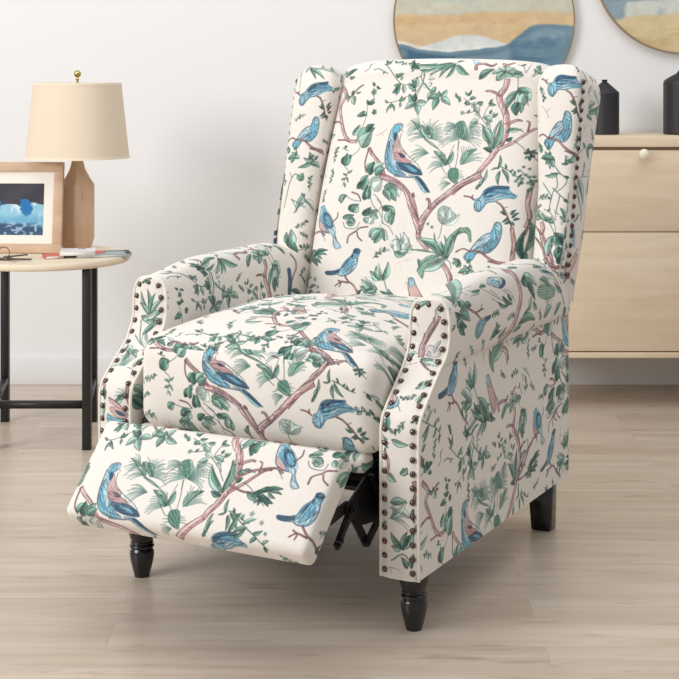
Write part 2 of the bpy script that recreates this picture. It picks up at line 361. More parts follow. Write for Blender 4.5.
 'bird_blue': [["p","L1",537,395,546,399,549,410,549,424,545,442,538,455,526,465,507,463,499,468,491,482,482,487,471,478,473,469,484,460,496,441,512,425,525,420,530,409,531,399],["p","B1",496,441,512,425,525,420,530,429,527,438,515,447,498,457,486,461],["p","B2",536,397,531,411,526,422,531,438,538,440,543,428,546,415,543,404],["p","L1",536,398,545,401,548,413,542,415,535,408],["p","L2",534,438,544,433,541,449,529,458,521,460,517,449,525,442],["p","B2",515,447,527,453,523,464,517,466,515,456],
  ["p","B2",482,464,497,468,490,482,482,485,472,478],["s",4,484,460,498,439,514,424,526,420,531,407,537,395,546,399,550,415,547,440,536,456,523,465],["s",4,497,453,514,445,527,436],["s",4,493,458,511,452,523,445],["s",4,471,478,484,461],["s",4,491,482,499,468,512,464],
  ["s",0,536,403,541,404],["s",4,482,484,485,473],["s",4,502,439,515,432]],
 'twig_blue': [["b",2.3,1.4,451,466,467,458,484,463],["b",3.2,4.6,484,462,507,463,527,476,545,484,565,488,577,499],["b",2.2,1.3,527,483,549,488,566,495],["l",464,488,446,480,11.1,1],["l",464,488,445,491,9.2,0],["l",466,490,455,499,9.2,1],
  ["l",482,507,462,512,11.9,1],["l",484,507,477,522,11.8,1],["l",485,506,501,510,11.7,0],["l",485,504,490,493,10.0,1],["l",482,502,474,494,7.3,0],["s",2,487,484,486,498,485,509],
  ["l",480,489,486,480,6.4,1],["l",532,509,529,493,8.7,0],["l",532,509,542,499,8.7,1],["l",534,509,519,513,6.1,1]],
 'vtrunk': [["b",9.8,12.7,323,341,335,369,343,392,353,419],["b",3.9,2.0,326,346,325,336],["b",14.2,12.3,486,287,462,300,435,315,418,330,401,345,388,357],["b",12.5,16.3,388,357,375,372,361,396,355,419],["b",6.7,3.8,375,372,369,351,362,349],["b",11.4,9.5,355,419,356,437,372,455,383,463],
  ["b",9.3,12.1,410,486,424,497,438,514,448,538],["b",4.6,2.3,446,518,444,544],["s",4,396,350,380,374,365,405],["s",4,338,373,349,401,356,428]],
 'tulipwhite': [["s",1,410,405,408,430,404,439],["p","G3",399,368,408,363,421,367,432,376,441,383,440,394,429,404,412,405,399,396,395,380],["l",410,405,397,371,16.1,3],["l",412,405,423,365,18.9,3],["l",414,405,450,380,16.0,3],["l",416,384,409,366,6.7,3]],
 'tulipleaves': [["l",432,483,418,430,10.3,0],["l",429,481,456,410,20.5,1],["l",428,479,440,428,10.2,0],["l",447,428,484,440,12.0,1,-0.5],["p","G0",450,417,464,410,479,415,484,440,479,440,473,424,458,421],["l",426,479,353,440,21.6,0],
  ["l",421,472,366,446,10.3,1],["l",429,481,362,510,21.5,0],["l",361,487,377,531,12.2,1],["p","G0",409,475,385,479,367,496,364,516,377,530,377,518,389,494,410,482],["s",2,362,514,370,500,388,485,412,477],["s",2,339,468,369,466,399,471,429,481],
  ["s",1,429,483,440,491,444,504],["l",421,475,393,426,5.6,0],["l",423,472,410,444,5.6,1]],
 'side_trunk': [["b",6.6,8.3,569,408,576,442,576,468,577,499],["b",7.6,4.6,592,319,592,356,597,384,593,407],["l",592,478,594,411,12.4,2],["l",596,465,596,389,9.2,1],["l",586,460,591,429,8.3,2],["l",590,487,596,461,9.5,2],
  ["b",2.9,2.2,596,407,593,425],["l",596,315,590,328,5.2,1],["l",577,300,571,314,5.9,1],["l",590,298,597,310,5.3,1],["f",576,295,9.2,3],["f",565,300,7.8,3],
  ["f",589,291,7.1,3],["f",599,301,6.4,3],["f",386,413,7.6,3],["f",375,406,6.7,3]],
 'branch_right': [["b",10.1,11.1,236,298,257,302,285,314,308,332,320,355,331,378,345,403,356,428],["b",3.9,1.9,331,345,328,336],["s",4,257,304,291,318,315,341,330,369],["s",4,321,365,338,392]],
 'cluster': [["l",181,330,200,307,15.3,2],["l",195,334,201,297,17.2,1],["l",205,358,206,321,21.1,2],["l",217,355,214,321,15.0,1],["l",215,326,236,301,30.2,3],["l",227,335,243,310,30.0,3],
  ["l",251,324,287,328,29.7,0],["l",257,329,287,357,22.7,1],["l",250,332,272,357,16.8,0],["l",282,328,293,347,11.8,3],["s",1,218,345,230,369,251,387,263,410],["s",1,228,342,250,363,248,380],
  ["s",1,238,354,254,372,260,410],["s",1,155,350,176,359,197,361],["b",2.1,1.5,169,340,187,346,197,360],["l",137,363,157,348,15.7,1],["l",144,368,151,346,10.4,0],["l",166,381,193,368,20.2,2],
  ["l",181,388,191,370,17.1,0],["l",172,381,180,368,8.1,1],["c",177,409,22.1,18.1],["l",156,403,169,395,10.2,1],["l",161,398,185,394,11.1,1],["l",175,402,190,411,13.0,0],
  ["l",171,412,186,416,12.0,1],["s",1,158,413,168,426,195,425,202,410],["s",1,165,405,178,400,189,406,189,418,176,421,169,414],["l",206,393,226,374,16.9,2],["l",221,390,245,380,17.8,1],["l",231,388,248,399,14.8,0],
  ["l",219,412,227,395,14.8,3],["l",230,414,237,397,16.7,3],["l",212,400,222,412,11.9,0],["l",254,375,279,369,14.7,2],["l",264,372,290,390,16.6,1],["l",275,409,278,376,19.5,0],
  ["l",283,413,289,385,12.6,1],["l",232,444,257,422,18.5,1],["l",240,450,260,424,19.5,0],["l",246,457,261,426,12.6,1],["l",265,424,281,448,15.5,3],["l",262,421,274,451,11.6,1],
  ["s",1,260,410,276,416,285,425,292,436],["s",1,256,415,259,420],["b",2.5,2.0,177,461,179,444,196,432,205,424,226,420],["b",2.0,1.5,199,434,203,445,215,454]],
 'bird_pose': [["p","B1",93,377,82,382,81,394,82,414,89,432,109,440,125,441,136,449,139,468,149,476,162,472,155,465,144,449,138,428,125,405,113,394,103,387],["p","L2",94,393,87,408,88,427,106,437,122,439,105,418],["p","K1",85,413,87,430,106,438,115,437,101,424],["p","B3",99,392,114,396,127,412,132,426,120,429,106,421,98,407],["p","B2",104,399,119,405,128,421,120,426,107,416],["p","B1",135,447,149,458,162,471,154,475,146,475],
  ["p","B2",93,377,83,384,89,391,102,390],["s",4,95,390,99,414,110,428,133,433,145,453,162,471],["s",4,136,449,140,466],["s",4,82,392,82,414,89,432,106,440,126,442],["s",0,80,382,86,380]],
 'twig_pose': [["b",4.6,3.0,10,483,44,460,92,440,111,447],["s",1,100,443,115,460],["s",1,96,441,107,452],["b",2.1,1.1,124,417,139,404,140,390],["b",3.0,2.2,1,498,34,505,57,504],["l",58,506,86,485,10.1,2],
  ["l",69,504,101,483,9.1,2],["l",78,498,126,481,10.1,2],["l",95,493,125,492,6.6,1],["l",70,506,101,521,12.6,2],["l",86,506,110,513,9.3,2],["l",92,496,111,503,6.8,1],
  ["l",45,503,75,517,9.8,1]],
 'bird_cap': [["p","L2",208,475,214,480,210,491,209,505,204,519,192,532,177,537,163,534,167,522,177,503,191,490,198,478],["p","B1",199,494,208,498,208,512,194,527,177,536,164,535,174,519,183,505],["p","B2",192,495,200,497,200,511,186,525,174,533,177,517,185,502],["p","B3",213,474,204,471,196,475,196,482,204,485,213,480],["p","B3",164,522,151,527,128,530,128,537,141,538,163,532],["p","K0",194,484,192,493,183,502,174,517,179,514,190,497,198,491],
  ["s",4,191,502,180,523],["s",4,197,504,186,528],["s",4,204,506,194,525],["s",4,128,530,151,527,167,521,180,503,193,489,197,477,207,472,214,477,210,487,210,505,204,520,190,533,172,538,163,535,141,538,130,536],["s",0,213,476,218,477]],
 'twig_cap': [["b",3.0,2.5,182,537,192,548,206,556,218,569],["b",2.9,1.5,193,552,174,551,159,562],["b",2.0,1.5,174,554,170,563],["b",2.5,1.5,174,551,165,548],["b",4.8,3.9,218,569,233,586,248,599],["s",0,182,537,191,547],
  ["l",222,578,230,564,5.8,2],["l",228,582,219,573,4.8,2],["l",239,590,245,576,6.7,1]],
 'lily': [["l",266,566,224,557,17.3,1],["l",269,563,225,541,19.2,0],["l",260,557,232,536,14.4,3],["l",256,562,234,570,11.5,1],["l",267,568,237,577,10.5,0],["l",278,538,245,521,16.3,0],
  ["l",276,540,259,509,16.3,1],["l",278,542,265,502,14.4,3],["l",281,540,288,498,15.3,0],["l",279,538,282,515,8.6,1],["l",273,540,254,528,8.6,1],["s",2,283,540,297,568,315,589,326,602],
  ["l",341,603,296,559,20.7,1],["l",335,599,302,568,9.4,0],["l",331,602,276,565,14.1,2],["l",310,590,263,575,11.4,1],["l",304,583,275,576,10.4,2],["l",353,604,349,587,7.5,2],
  ["l",318,602,290,591,11.3,0],["l",301,599,275,592,6.6,1],["s",1,255,594,279,585,299,586],["s",1,157,583,172,600],["l",167,600,157,583,6.9,2],["l",172,600,168,582,5.9,1]],
 'tulipline': [["c",315,456,26.8,28.7],["l",316,481,287,457,17.2,3],["l",318,480,300,438,21.1,3],["l",323,478,316,428,19.1,3],["l",328,478,333,439,21.0,3],["l",330,475,342,456,14.3,3],
  ["l",311,483,334,470,17.1,0],["l",300,475,328,480,14.3,1],["s",1,291,450,301,445,311,449],["s",1,291,464,300,459],["s",1,309,431,316,449,328,457],["s",1,318,428,334,448,341,466],
  ["s",1,299,436,312,453,316,481],["s",2,341,466,364,468,389,470]],
 'bird_pink': [["p","K1",345,533,355,533,361,543,376,563,385,575,369,590,358,582,349,564,344,549],["p","L1",345,531,355,532,359,543,354,551,347,547,343,538],["p","B1",349,564,355,577,366,588,362,590,352,580],["s",4,342,533,347,530,356,532,363,545,378,565,386,577],["s",4,343,545,349,564,359,586,364,592],["s",0,337,543,343,540]],
 'faint': [["s",5,305,513,313,499,337,488],["s",5,319,503,322,512],["s",5,332,493,346,488,351,481]],
 'leafbl': [["l",25,583,38,547,10.3,1],["l",39,590,65,566,7.1,1],["s",2,25,545,54,564,91,580,115,596],["l",54,564,83,549,8.1,0],["l",60,570,36,581,8.7,1],["l",81,575,103,565,7.2,1],
  ["l",91,580,75,592,7.6,1],["l",104,588,119,579,6.5,0],["f",70,542,11.1,3],["f",97,552,9.3,3],["f",51,550,8.4,3],["f",110,569,7.7,3],
  ["l",108,592,103,606,6.7,2]],
}
REPEATS = [
 ["seat",["ivy","vine","palmtop","bird_big","fans","trunk","bells","startop","bottom_vine","blossoms","bird_dive","twig_dive","bird_blue","twig_blue","vtrunk","tulipwhite","tulipleaves","side_trunk","branch_right","cluster","bird_pose","twig_pose","bird_cap","twig_cap","lily","tulipline","bird_pink","faint","leafbl"],"top",[[100,100,740,80],[500,120,1140,100],[300,500,940,480]]],
 ["foot",["vine","bird_big","fans","trunk","bells","bottom_vine","startop","bird_dive","palmtop","ivy"],"",[[269,172,1468,151],[363,325,1578,266],[528,165,1710,116],[504,225,1700,175],[424,323,1634,262],[295,120,1480,90],[355,107,1535,80],[553,205,1736,148],[553,313,1757,239]]],
 ["foot",["bird_pose","twig_pose","bird_cap","twig_cap","cluster","leafbl"],"",[[111,413,1799,93],[162,471,1836,141],[208,478,1884,148],[129,534,1821,201],[218,569,1916,247],[83,497,1780,160],[177,409,1851,86]]],
 ["seat",["ivy","bird_big","cluster","branch_right","fans","trunk","vtrunk","bird_dive","twig_dive","tulipwhite","bird_blue","startop","twig_cap"],"front",[[363,325,1021,793],[255,196,902,725],[281,252,930,736],[135,259,801,743],[187,317,859,786],[207,341,877,805],[147,355,819,819],[356,428,1015,851],[420,299,1073,766],[388,357,1052,814],[479,285,1124,743],[491,371,1139,825],[569,335,1208,783],[562,378,1216,828],[421,384,1086,829],[525,286,1165,755]]],
 ["seat",["vine","bird_big","cluster","branch_right","fans","ivy","trunk"],"top",[[269,172,1123,606],[363,325,1207,707],[281,252,1139,646],[235,296,1096,684],[320,355,1162,719],[395,266,1238,647],[135,259,1005,651],[187,320,1050,694]]],
 ["seat",["startop","palmtop"],"top",[[508,45,855,709],[514,98,864,734],[562,37,897,709],[448,49,815,708]]],
 ["seat",["bottom_vine","vine","bells"],"top",[[245,63,892,674],[349,64,977,655],[261,156,926,711]]],
 ["rollL",["vine","startop","trunk","bells","bottom_vine","palmtop","ivy"],"",[[386,29,1700,576],[295,119,1660,676],[355,107,1719,660],[515,66,1871,608],[528,165,1892,701],[557,99,1920,632],[433,119,1806,663],[215,41,1545,577],[189,142,1551,671],[277,35,1614,587]]],
 ["wingL",["bird_dive","twig_dive","bird_blue","twig_blue"],"",[[486,367,1447,1048],[569,335,1524,1011],[540,401,1497,1088],[484,482,1457,1154],[529,314,1495,1001]]],
 ["wingR",["bird_dive","twig_dive","bird_blue","twig_blue"],"",[[486,367,1037,1020],[569,335,1117,1004],[529,314,1073,984],[540,401,1079,1066],[484,482,1039,1139]]],
 ["wingR",["startop","trunk"],"",[[508,45,1016,1288],[498,99,1028,1323],[528,165,1067,1397],[549,107,1078,1348]]],
 ["sideR",["vine","startop","palmtop","bottom_vine","trunk","bells","fans","bird_big","ivy"],"",[[386,29,346,1308],[355,107,336,1394],[295,120,277,1396],[508,45,485,1314],[515,66,496,1338],[528,165,526,1424],[557,99,554,1358],[415,120,407,1387],[345,194,331,1470],[421,174,407,1456],[395,266,371,1519],[269,172,253,1460],[281,252,267,1516],[182,203,174,1476],[99,166,87,1441],[135,259,134,1522],[178,78,156,1397]]],
 ["sideR",["bird_pose","twig_pose","bird_cap","twig_cap","cluster","lily"],"",[[93,381,618,1359],[156,471,660,1437],[208,478,728,1428],[129,534,648,1495],[89,499,607,1469],[176,409,697,1376],[232,427,786,1383]]],
 ["sideR",["bird_cap","twig_cap","lily","bird_pink","vtrunk","tulipleaves","twig_blue","leafbl"],"",[[208,478,202,1187],[129,534,123,1238],[218,569,220,1281],[347,533,351,1243],[384,591,407,1324],[410,486,418,1196],[448,538,455,1228],[485,509,526,1196],[80,573,104,1284]]],
 ["sideR",["ivy","cluster","bird_big"],"",[[182,203,691,1194],[135,259,654,1241],[232,427,786,1383],[254,258,805,1233]]],
 ["sideR",["leafbl","twig_dive"],"",[[562,378,66,1343],[489,323,20,1310],[556,321,74,1326]]],
]
PANEL_MOTIFS = [
 ["wingL","l",1482,1234,1487,1215,19.5,1],["wingL","s",2,1481,1224,1466,1218,1456,1237,1453,1256,1448,1299],["wingL","s",1,1460,1227,1451,1213],["wingL","l",1499,1264,1482,1307,10.5,0],["wingL","l",1502,1278,1529,1303,12.5,3],["wingL","l",1488,1278,1503,1297,17.1,3],
 ["wingL","s",2,1477,1309,1501,1283,1529,1306],["wingL","s",2,1465,1277,1490,1288],["wingL","l",1491,1262,1504,1283,7.6,0],["wingL","s",1,1468,1279,1481,1297],["wingL","l",1477,1390,1475,1347,23.3,0],["wingL","l",1469,1381,1465,1354,12.9,1],
 ["wingL","l",1465,1377,1498,1401,16.2,2],["wingL","l",1470,1372,1487,1392,10.6,1],["wingL","s",2,1461,1363,1472,1386,1502,1395],["wingL","l",1444,962,1480,990,7.9,1],["wingL","l",1448,964,1503,990,8.7,0],["wingL","l",1436,960,1441,975,8.0,1],
 ["wingL","l",1428,958,1429,953,7.1,2],["wingL","l",1469,966,1494,964,9.6,3],["wingL","l",1494,964,1523,973,9.9,3],["wingL","l",1519,966,1553,979,9.9,3],["wingL","f",1492,960,13.9,3],["wingL","f",1526,965,15.7,3],
 ["wingL","s",1,1412,966,1432,984,1439,1014],["wingL","s",2,1428,958,1422,971,1428,988],["wingL","l",1509,1183,1472,1202,11.0,1],["wingL","l",1509,1185,1482,1179,8.5,0],["wingL","l",1511,1183,1517,1175,8.2,1],["wingL","l",1501,1191,1530,1203,11.9,0],
 ["wingR","s",2,1050,1175,1069,1197,1083,1208,1076,1224,1061,1235],["wingR","s",2,1047,1196,1067,1197],["wingR","l",1063,1195,1031,1202,8.8,1],["wingR","l",1046,1167,1044,1187,8.1,0],["wingR","l",1039,1171,1054,1175,7.2,1],["wingR","s",2,1059,1197,1062,1224,1053,1236,1047,1270],
 ["wingR","s",2,1052,1228,1074,1246,1091,1258],["wingR","s",2,1069,1243,1064,1277,1069,1284],["wingR","s",2,1027,1218,1049,1244,1048,1255],["wingR","l",1078,1252,1089,1260,6.2,2],["wingR","l",1087,1205,1077,1201,6.2,2],["wingR","b",4.1,3.1,998,1335,1020,1340,1038,1357,1050,1379,1069,1396],
 ["wingR","b",5.5,3.9,1046,1379,1060,1389,1081,1398],["wingR","b",3.1,2.3,1081,1396,1113,1395,1134,1382,1152,1361],["wingR","l",1053,1373,1057,1330,17.2,0],["wingR","l",1082,1348,1070,1326,17.4,2],["wingR","l",1080,1389,1075,1355,17.4,2],["wingR","l",1074,1378,1083,1363,9.1,1],
 ["wingR","s",1,1053,1289,1063,1307,1066,1326],["wingR","l",1047,1405,1071,1408,8.5,1],["wingR","f",1031,1384,11.4,3],["wingR","f",1005,1361,9.4,3],["wingR","l",1106,1316,1133,1359,9.6,1],["wingR","p","B1",1104,1304,1123,1313,1132,1333,1133,1359,1114,1335],
 ["wingR","p","B3",1109,1312,1123,1321,1126,1336,1115,1328],["wingR","p","P1",1159,1377,1152,1400,1133,1416,1122,1413,1140,1394,1149,1374],["wingR","l",1097,1205,1159,1301,18.2,3],["wingR","l",1124,1210,1162,1267,22.1,0],["wingR","s",3,1118,1237,1153,1270,1155,1304],["wingR","s",3,1123,1206,1203,1211,1187,1241],
 ["wingR","l",1202,1207,1178,1248,14.9,1],["wingR","p","B1",1121,1411,1090,1416,1098,1420,1135,1420],["wingR","l",1160,1048,1199,1029,16.0,0],["wingR","l",1161,1056,1232,1027,15.0,1],["wingR","l",1152,1066,1185,1075,13.3,1],["wingR","l",1202,1046,1223,1081,15.3,0],
 ["wingR","l",1155,1016,1180,991,20.1,3],["wingR","l",1187,1001,1222,1034,16.2,3],["wingR","l",1221,999,1252,1018,13.8,3],["wingR","l",1164,1144,1204,1141,13.2,1],["wingR","l",1164,1144,1177,1169,12.9,1],["wingR","l",1158,1142,1141,1128,10.3,1],
 ["wingR","l",1195,1145,1222,1163,11.8,0],["wingR","s",3,1231,1001,1244,1039,1224,1090],["wingR","l",1027,1163,1054,1166,11.4,1],["wingR","l",1046,1166,1051,1183,9.6,0],["wingR","l",1090,1173,1099,1154,13.3,0],["wingR","l",1082,1177,1078,1166,7.7,1],
 ["wingR","s",2,1107,1158,1143,1144],["rollR","b",15.4,17.1,451,891,470,904,475,926,481,948,479,964,463,986,450,1005,420,1026,387,1034],["rollR","s",4,449,896,475,934,458,994],["rollR","p","B3",410,908,420,917,407,926,385,929,380,922,398,918],["rollR","p","B1",357,902,377,902,381,912,407,910,403,919,379,924,358,920,358,915,338,912],["rollR","p","L1",368,907,383,914,396,916,371,921,358,915],
 ["rollR","s",4,357,902,377,902,409,909,419,918,401,927,377,926,354,919,338,912],["rollR","p","B3",330,972,334,978,316,983,307,976,293,974],["rollR","p","B2",307,978,284,977,271,985,267,998,276,1009,287,1007,303,991,313,983],["rollR","p","B1",293,982,280,988,278,1000,294,994],["rollR","s",4,331,972,311,983,299,999,278,1009,267,998,272,983,289,975,304,975],["rollR","b",4.3,3.0,232,935,251,948,271,959,289,973],
 ["rollR","b",2.4,1.2,267,956,290,955,296,945],["rollR","b",2.4,1.2,285,955,303,955],["rollR","l",212,929,205,915,14.5,2],["rollR","l",196,915,184,888,19.1,1],["rollR","l",200,921,184,916,16.0,3],["rollR","l",225,942,208,916,20.7,1],
 ["rollR","l",204,939,243,942,18.6,0],["rollR","l",207,947,245,970,21.5,1],["rollR","l",206,952,184,936,16.5,2],["rollR","l",188,957,231,980,22.0,2],["rollR","l",197,964,223,995,18.6,2],["rollR","l",214,963,188,972,19.5,1],
 ["rollR","l",186,917,378,726,31.5,0],["rollR","l",187,901,212,842,11.4,3],["rollR","l",253,938,221,930,12.1,1],["rollR","s",3,183,864,215,871,251,895,284,901],["rollR","s",3,178,890,202,897,220,917],["rollR","s",3,235,899,250,914],
 ["rollR","s",3,261,905,278,922],["rollR","s",3,262,920,295,924],["rollR","l",330,915,304,913,7.0,1],["rollR","l",301,917,271,911,6.9,1],["rollR","s",3,304,913,329,927,369,945,406,958],["rollR","s",3,340,925,379,947],
 ["rollR","s",3,342,942,387,960,436,966],["rollR","l",389,944,436,964,10.1,2],["rollR","l",414,943,437,958,7.6,2],["rollR","l",368,953,416,966,7.5,1],["rollR","s",3,393,932,448,956],["rollR","s",3,404,932,430,941,452,964],
 ["rollR","l",358,992,370,1005,8.8,1],["rollR","l",378,999,338,1021,10.2,1],["rollR","l",346,1018,382,1011,9.2,2],["rollR","l",378,1023,410,1007,10.8,1],["rollR","s",2,339,1023,390,1009],["rollR","l",490,928,539,947,20.3,1],
 ["rollR","l",507,921,575,947,23.3,0],["rollR","l",520,936,560,975,20.9,2],["rollR","l",521,919,490,928,13.4,2],["rollR","l",525,991,543,964,18.2,0],["rollR","l",492,999,525,982,12.6,1],["rollR","l",473,1009,571,1017,19.3,1],
 ["rollR","l",489,1018,451,1025,13.2,1],["rollR","l",548,977,573,993,14.3,1],["rollR","n",621,970,51.1,-160,-20,12,0],["rollR","n",621,970,43.8,0,80,7,1],["rollR","p","G0",572,964,587,948,635,952,681,959,673,979,621,981],["rollR","s",3,621,974,641,994,644,1017],
 ["rollR","l",620,1018,662,1001,23.4,0],["rollR","l",689,1023,726,996,20.8,1],["rollR","l",648,955,591,936,14.4,1],["rollR","p","B1",608,916,650,923,686,928,656,932,612,923],["rollR","p","B3",616,919,652,922,681,926,634,927],["rollR","b",5.6,5.6,675,925,705,947,732,979,752,1002],
 ["rollR","l",732,966,677,945,16.4,1],["rollR","l",754,1008,776,1048,19.3,2],["rollR","s",3,602,938,679,940,733,960],["rollR","l",518,895,477,893,13.2,1],["rollR","s",2,527,882,575,895,642,918],["rollR","l",584,908,621,915,8.6,1],
 ["frontR","b",11.3,9.8,1852,955,1843,973,1831,993,1823,1013,1825,1033],["frontR","s",4,1846,958,1841,980,1826,1008],["frontR","p","L0",1831,1017,1837,1009,1856,1015,1860,1022,1859,1030,1842,1031,1830,1027],["frontR","l",1825,1038,1863,1035,13.1,0],["frontR","l",1832,1046,1862,1049,10.4,3],["frontR","b",2.7,2.1,1826,1041,1837,1051,1853,1061],
 ["frontR","s",4,1835,1027,1838,1021,1842,1026,1839,1029],["frontR","l",1857,1000,1848,1023,7.4,3],["frontR","l",1837,1102,1860,1079,10.8,0],["frontR","l",1839,1093,1861,1082,5.4,1],["frontR","l",1846,951,1860,929,11.8,3],["frontR","l",1810,944,1837,930,7.7,0],
 ["frontR","s",3,1801,945,1809,935,1824,931],["frontR","l",1787,1107,1773,1142,11.0,0],["frontR","l",1758,1141,1779,1166,16.2,1],["frontR","l",1771,1160,1797,1173,12.9,0],["frontR","p","L0",1778,1120,1787,1116,1800,1117,1809,1131,1807,1142,1797,1149,1785,1145,1778,1132],["frontR","p","P1",1781,1120,1790,1116,1800,1122,1801,1135,1790,1133],
 ["frontR","p","B2",1785,1139,1800,1144,1810,1135,1810,1124,1818,1139,1811,1148,1799,1152,1787,1149],["frontR","p","B1",1778,1132,1789,1142,1800,1148,1789,1146],["frontR","s",4,1781,1131,1779,1122,1787,1116,1801,1118,1811,1131,1810,1146,1799,1152,1785,1145,1781,1131],["frontR","s",4,1805,1149,1817,1143,1825,1153],["frontR","l",1780,1169,1818,1189,12.9,1],["frontR","l",1783,1172,1807,1175,9.9,0],
 ["frontR","l",1817,1206,1850,1212,11.3,0],["frontR","l",1851,1133,1857,1114,11.0,1],["frontR","l",1809,1266,1826,1279,12.6,0],["frontR","l",1806,1193,1801,1158,9.9,1],["frontR","l",1802,1194,1796,1175,9.1,2],["frontR","f",1842,1260,13.3,1],
 ["frontR","l",1834,1265,1847,1252,10.3,0],["frontR","l",1870,1241,1881,1222,9.1,1],["frontR","l",1872,1246,1885,1241,8.1,1],["frontR","l",1868,1202,1876,1197,9.1,2],["frontR","n",1817,1344,31.5,-80,20,9,1],["frontR","l",1815,1317,1847,1313,13.4,0],
 ["frontR","l",1815,1325,1855,1339,13.4,3],["frontR","l",1815,1344,1845,1308,10.3,3],["frontR","s",3,1812,1345,1834,1332,1850,1339],["frontR","l",1839,1395,1815,1369,11.4,1],["frontR","l",1836,1395,1859,1363,13.0,0],["frontR","l",1839,1397,1847,1364,10.2,1],
 ["frontR","l",1836,1394,1817,1393,11.4,0],["frontR","l",1845,1389,1852,1369,7.0,2],["frontR","s",2,1817,1418,1839,1404,1855,1417],["frontR","l",1847,1428,1836,1410,10.2,1],["frontR","l",1855,1427,1859,1402,7.6,1],["frontR","b",6.6,5.6,1859,1275,1864,1290,1859,1309],
 ["frontR","b",5.8,4.6,1802,1228,1810,1246,1809,1266],["frontR","l",1860,1362,1880,1345,9.0,1],["frontR","l",1868,1365,1882,1365,8.9,0],["frontR","l",1858,1323,1860,1348,6.0,1],["frontL","l",1992,1002,1969,956,10.1,0],["frontL","l",1989,1002,1984,950,11.1,1],
 ["frontL","l",1992,1002,2003,958,8.8,1],["frontL","l",1995,999,2019,970,10.7,0],["frontL","l",1989,1002,1966,979,9.0,0],["frontL","l",1996,1004,2017,995,13.8,1],["frontL","l",1971,1006,2021,1008,14.3,0],["frontL","l",1976,1011,2009,991,14.5,3],
 ["frontL","l",1986,1013,2018,1013,11.0,0],["frontL","l",1989,1045,2018,1013,12.4,1],["frontL","l",1992,1039,2014,1068,12.8,3],["frontL","s",2,1973,1014,1986,1052,2010,1075,2033,1080],["frontL","l",2031,1080,2005,1082,12.1,0],["frontL","l",2032,1077,2012,1068,9.8,1],
 ["frontL","s",2,1971,1047,1998,1069],["frontL","l",1982,1091,1977,1114,14.7,1],["frontL","l",1984,1087,2001,1085,13.4,0],["frontL","l",1981,1088,1965,1073,13.8,0],["frontL","l",1980,1091,1962,1080,8.9,1],["frontL","l",1988,1090,2003,1101,7.3,0],
 ["frontL","n",1988,1122,36.1,-190,-60,12,1],["frontL","l",2008,1126,2021,1100,9.0,1],["frontL","s",1,1997,1127,2011,1132,2030,1161],["frontL","n",2016,1187,24.3,-180,-20,9,0],["frontL","l",1994,1203,2011,1190,11.7,0],["frontL","l",2000,1193,2020,1184,10.0,1],
 ["frontL","p","P1",1979,1195,1991,1199,2016,1216,2011,1231,2000,1212,1982,1205],["frontL","p","K1",1982,1214,2000,1212,2019,1221,2021,1230,2006,1234,1988,1226],["frontL","p","B2",1976,1227,1994,1233,2021,1235,2020,1245,1994,1245,1976,1242],["frontL","p","B1",1982,1234,2006,1239,2016,1243,2000,1242],["frontL","p","B3",1994,1218,2011,1221,2019,1228,2003,1227],["frontL","s",4,1979,1195,2006,1207,2023,1226],
 ["frontL","l",1969,1206,1966,1241,9.4,0],["frontL","l",1962,1178,1969,1201,10.5,2],["frontL","b",4.2,4.2,2017,1162,2020,1187,2025,1206],["frontL","l",2033,1187,2046,1206,13.1,1],["frontL","l",2028,1182,2041,1187,11.3,0],["frontL","b",6.7,5.4,1947,1153,1966,1177],
 ["rollL","l",1391,762,1364,761,8.2,2],["rollL","s",2,1357,748,1404,749],["rollL","l",1371,821,1407,824,20.4,1],["rollL","n",1384,812,25.4,160,20,9,1],["rollL","n",1370,821,28.5,-150,0,8,1],["rollL","l",1366,813,1407,828,19.1,1],
 ["rollL","l",1362,819,1403,840,16.5,2],["rollL","l",1366,796,1407,818,15.3,0],["rollL","b",7.0,5.4,1990,595,2006,609,2007,630,1987,661,1983,680],["rollL","p","B3",1965,634,1979,632,1985,651,1983,699,1973,712,1967,688,1969,655],["rollL","l",1983,685,2039,711,12.2,2],["rollL","p","B2",1983,699,2006,699,2034,708,2039,716,2006,712,1983,706],
 ["rollL","b",10.2,8.9,1914,704,1892,705,1888,700],["rollL","l",1619,598,1638,606,12.4,2],["rollL","l",1965,598,1934,572,13.6,1],["rollL","s",2,1921,537,1902,582,1909,612],
]
# ------------------------------------------------------------------ printing the cloth
INK = {'B1': (190, 220, 232), 'B2': (120, 188, 214), 'B3': (54, 86, 112), 'L1': (164, 212, 226), 'L2': (112, 178, 206), 'L0': (206, 220, 230),
       'P1': (222, 178, 172), 'K1': (214, 176, 170), 'K2': (196, 146, 146), 'K0': (52, 62, 84), 'G0': (140, 180, 162), 'G1': (88, 142, 122), 'G3': (196, 212, 202)}
INK = {k: np.array(v)/255. for k, v in INK.items()}
for k_ in ('L0',): INK[k_] = np.array((222, 208, 208))/255.
LEAF = [np.array(c)/255. for c in ((158, 194, 180), (112, 160, 142), (66, 108, 98), (212, 226, 218))]
LINE = [np.array(c)/255. for c in ((150, 110, 110), (70, 84, 84), (72, 104, 92), (92, 120, 108), (44, 62, 90), (214, 198, 190))]
CLOTH = np.array((233, 226, 218))/255.

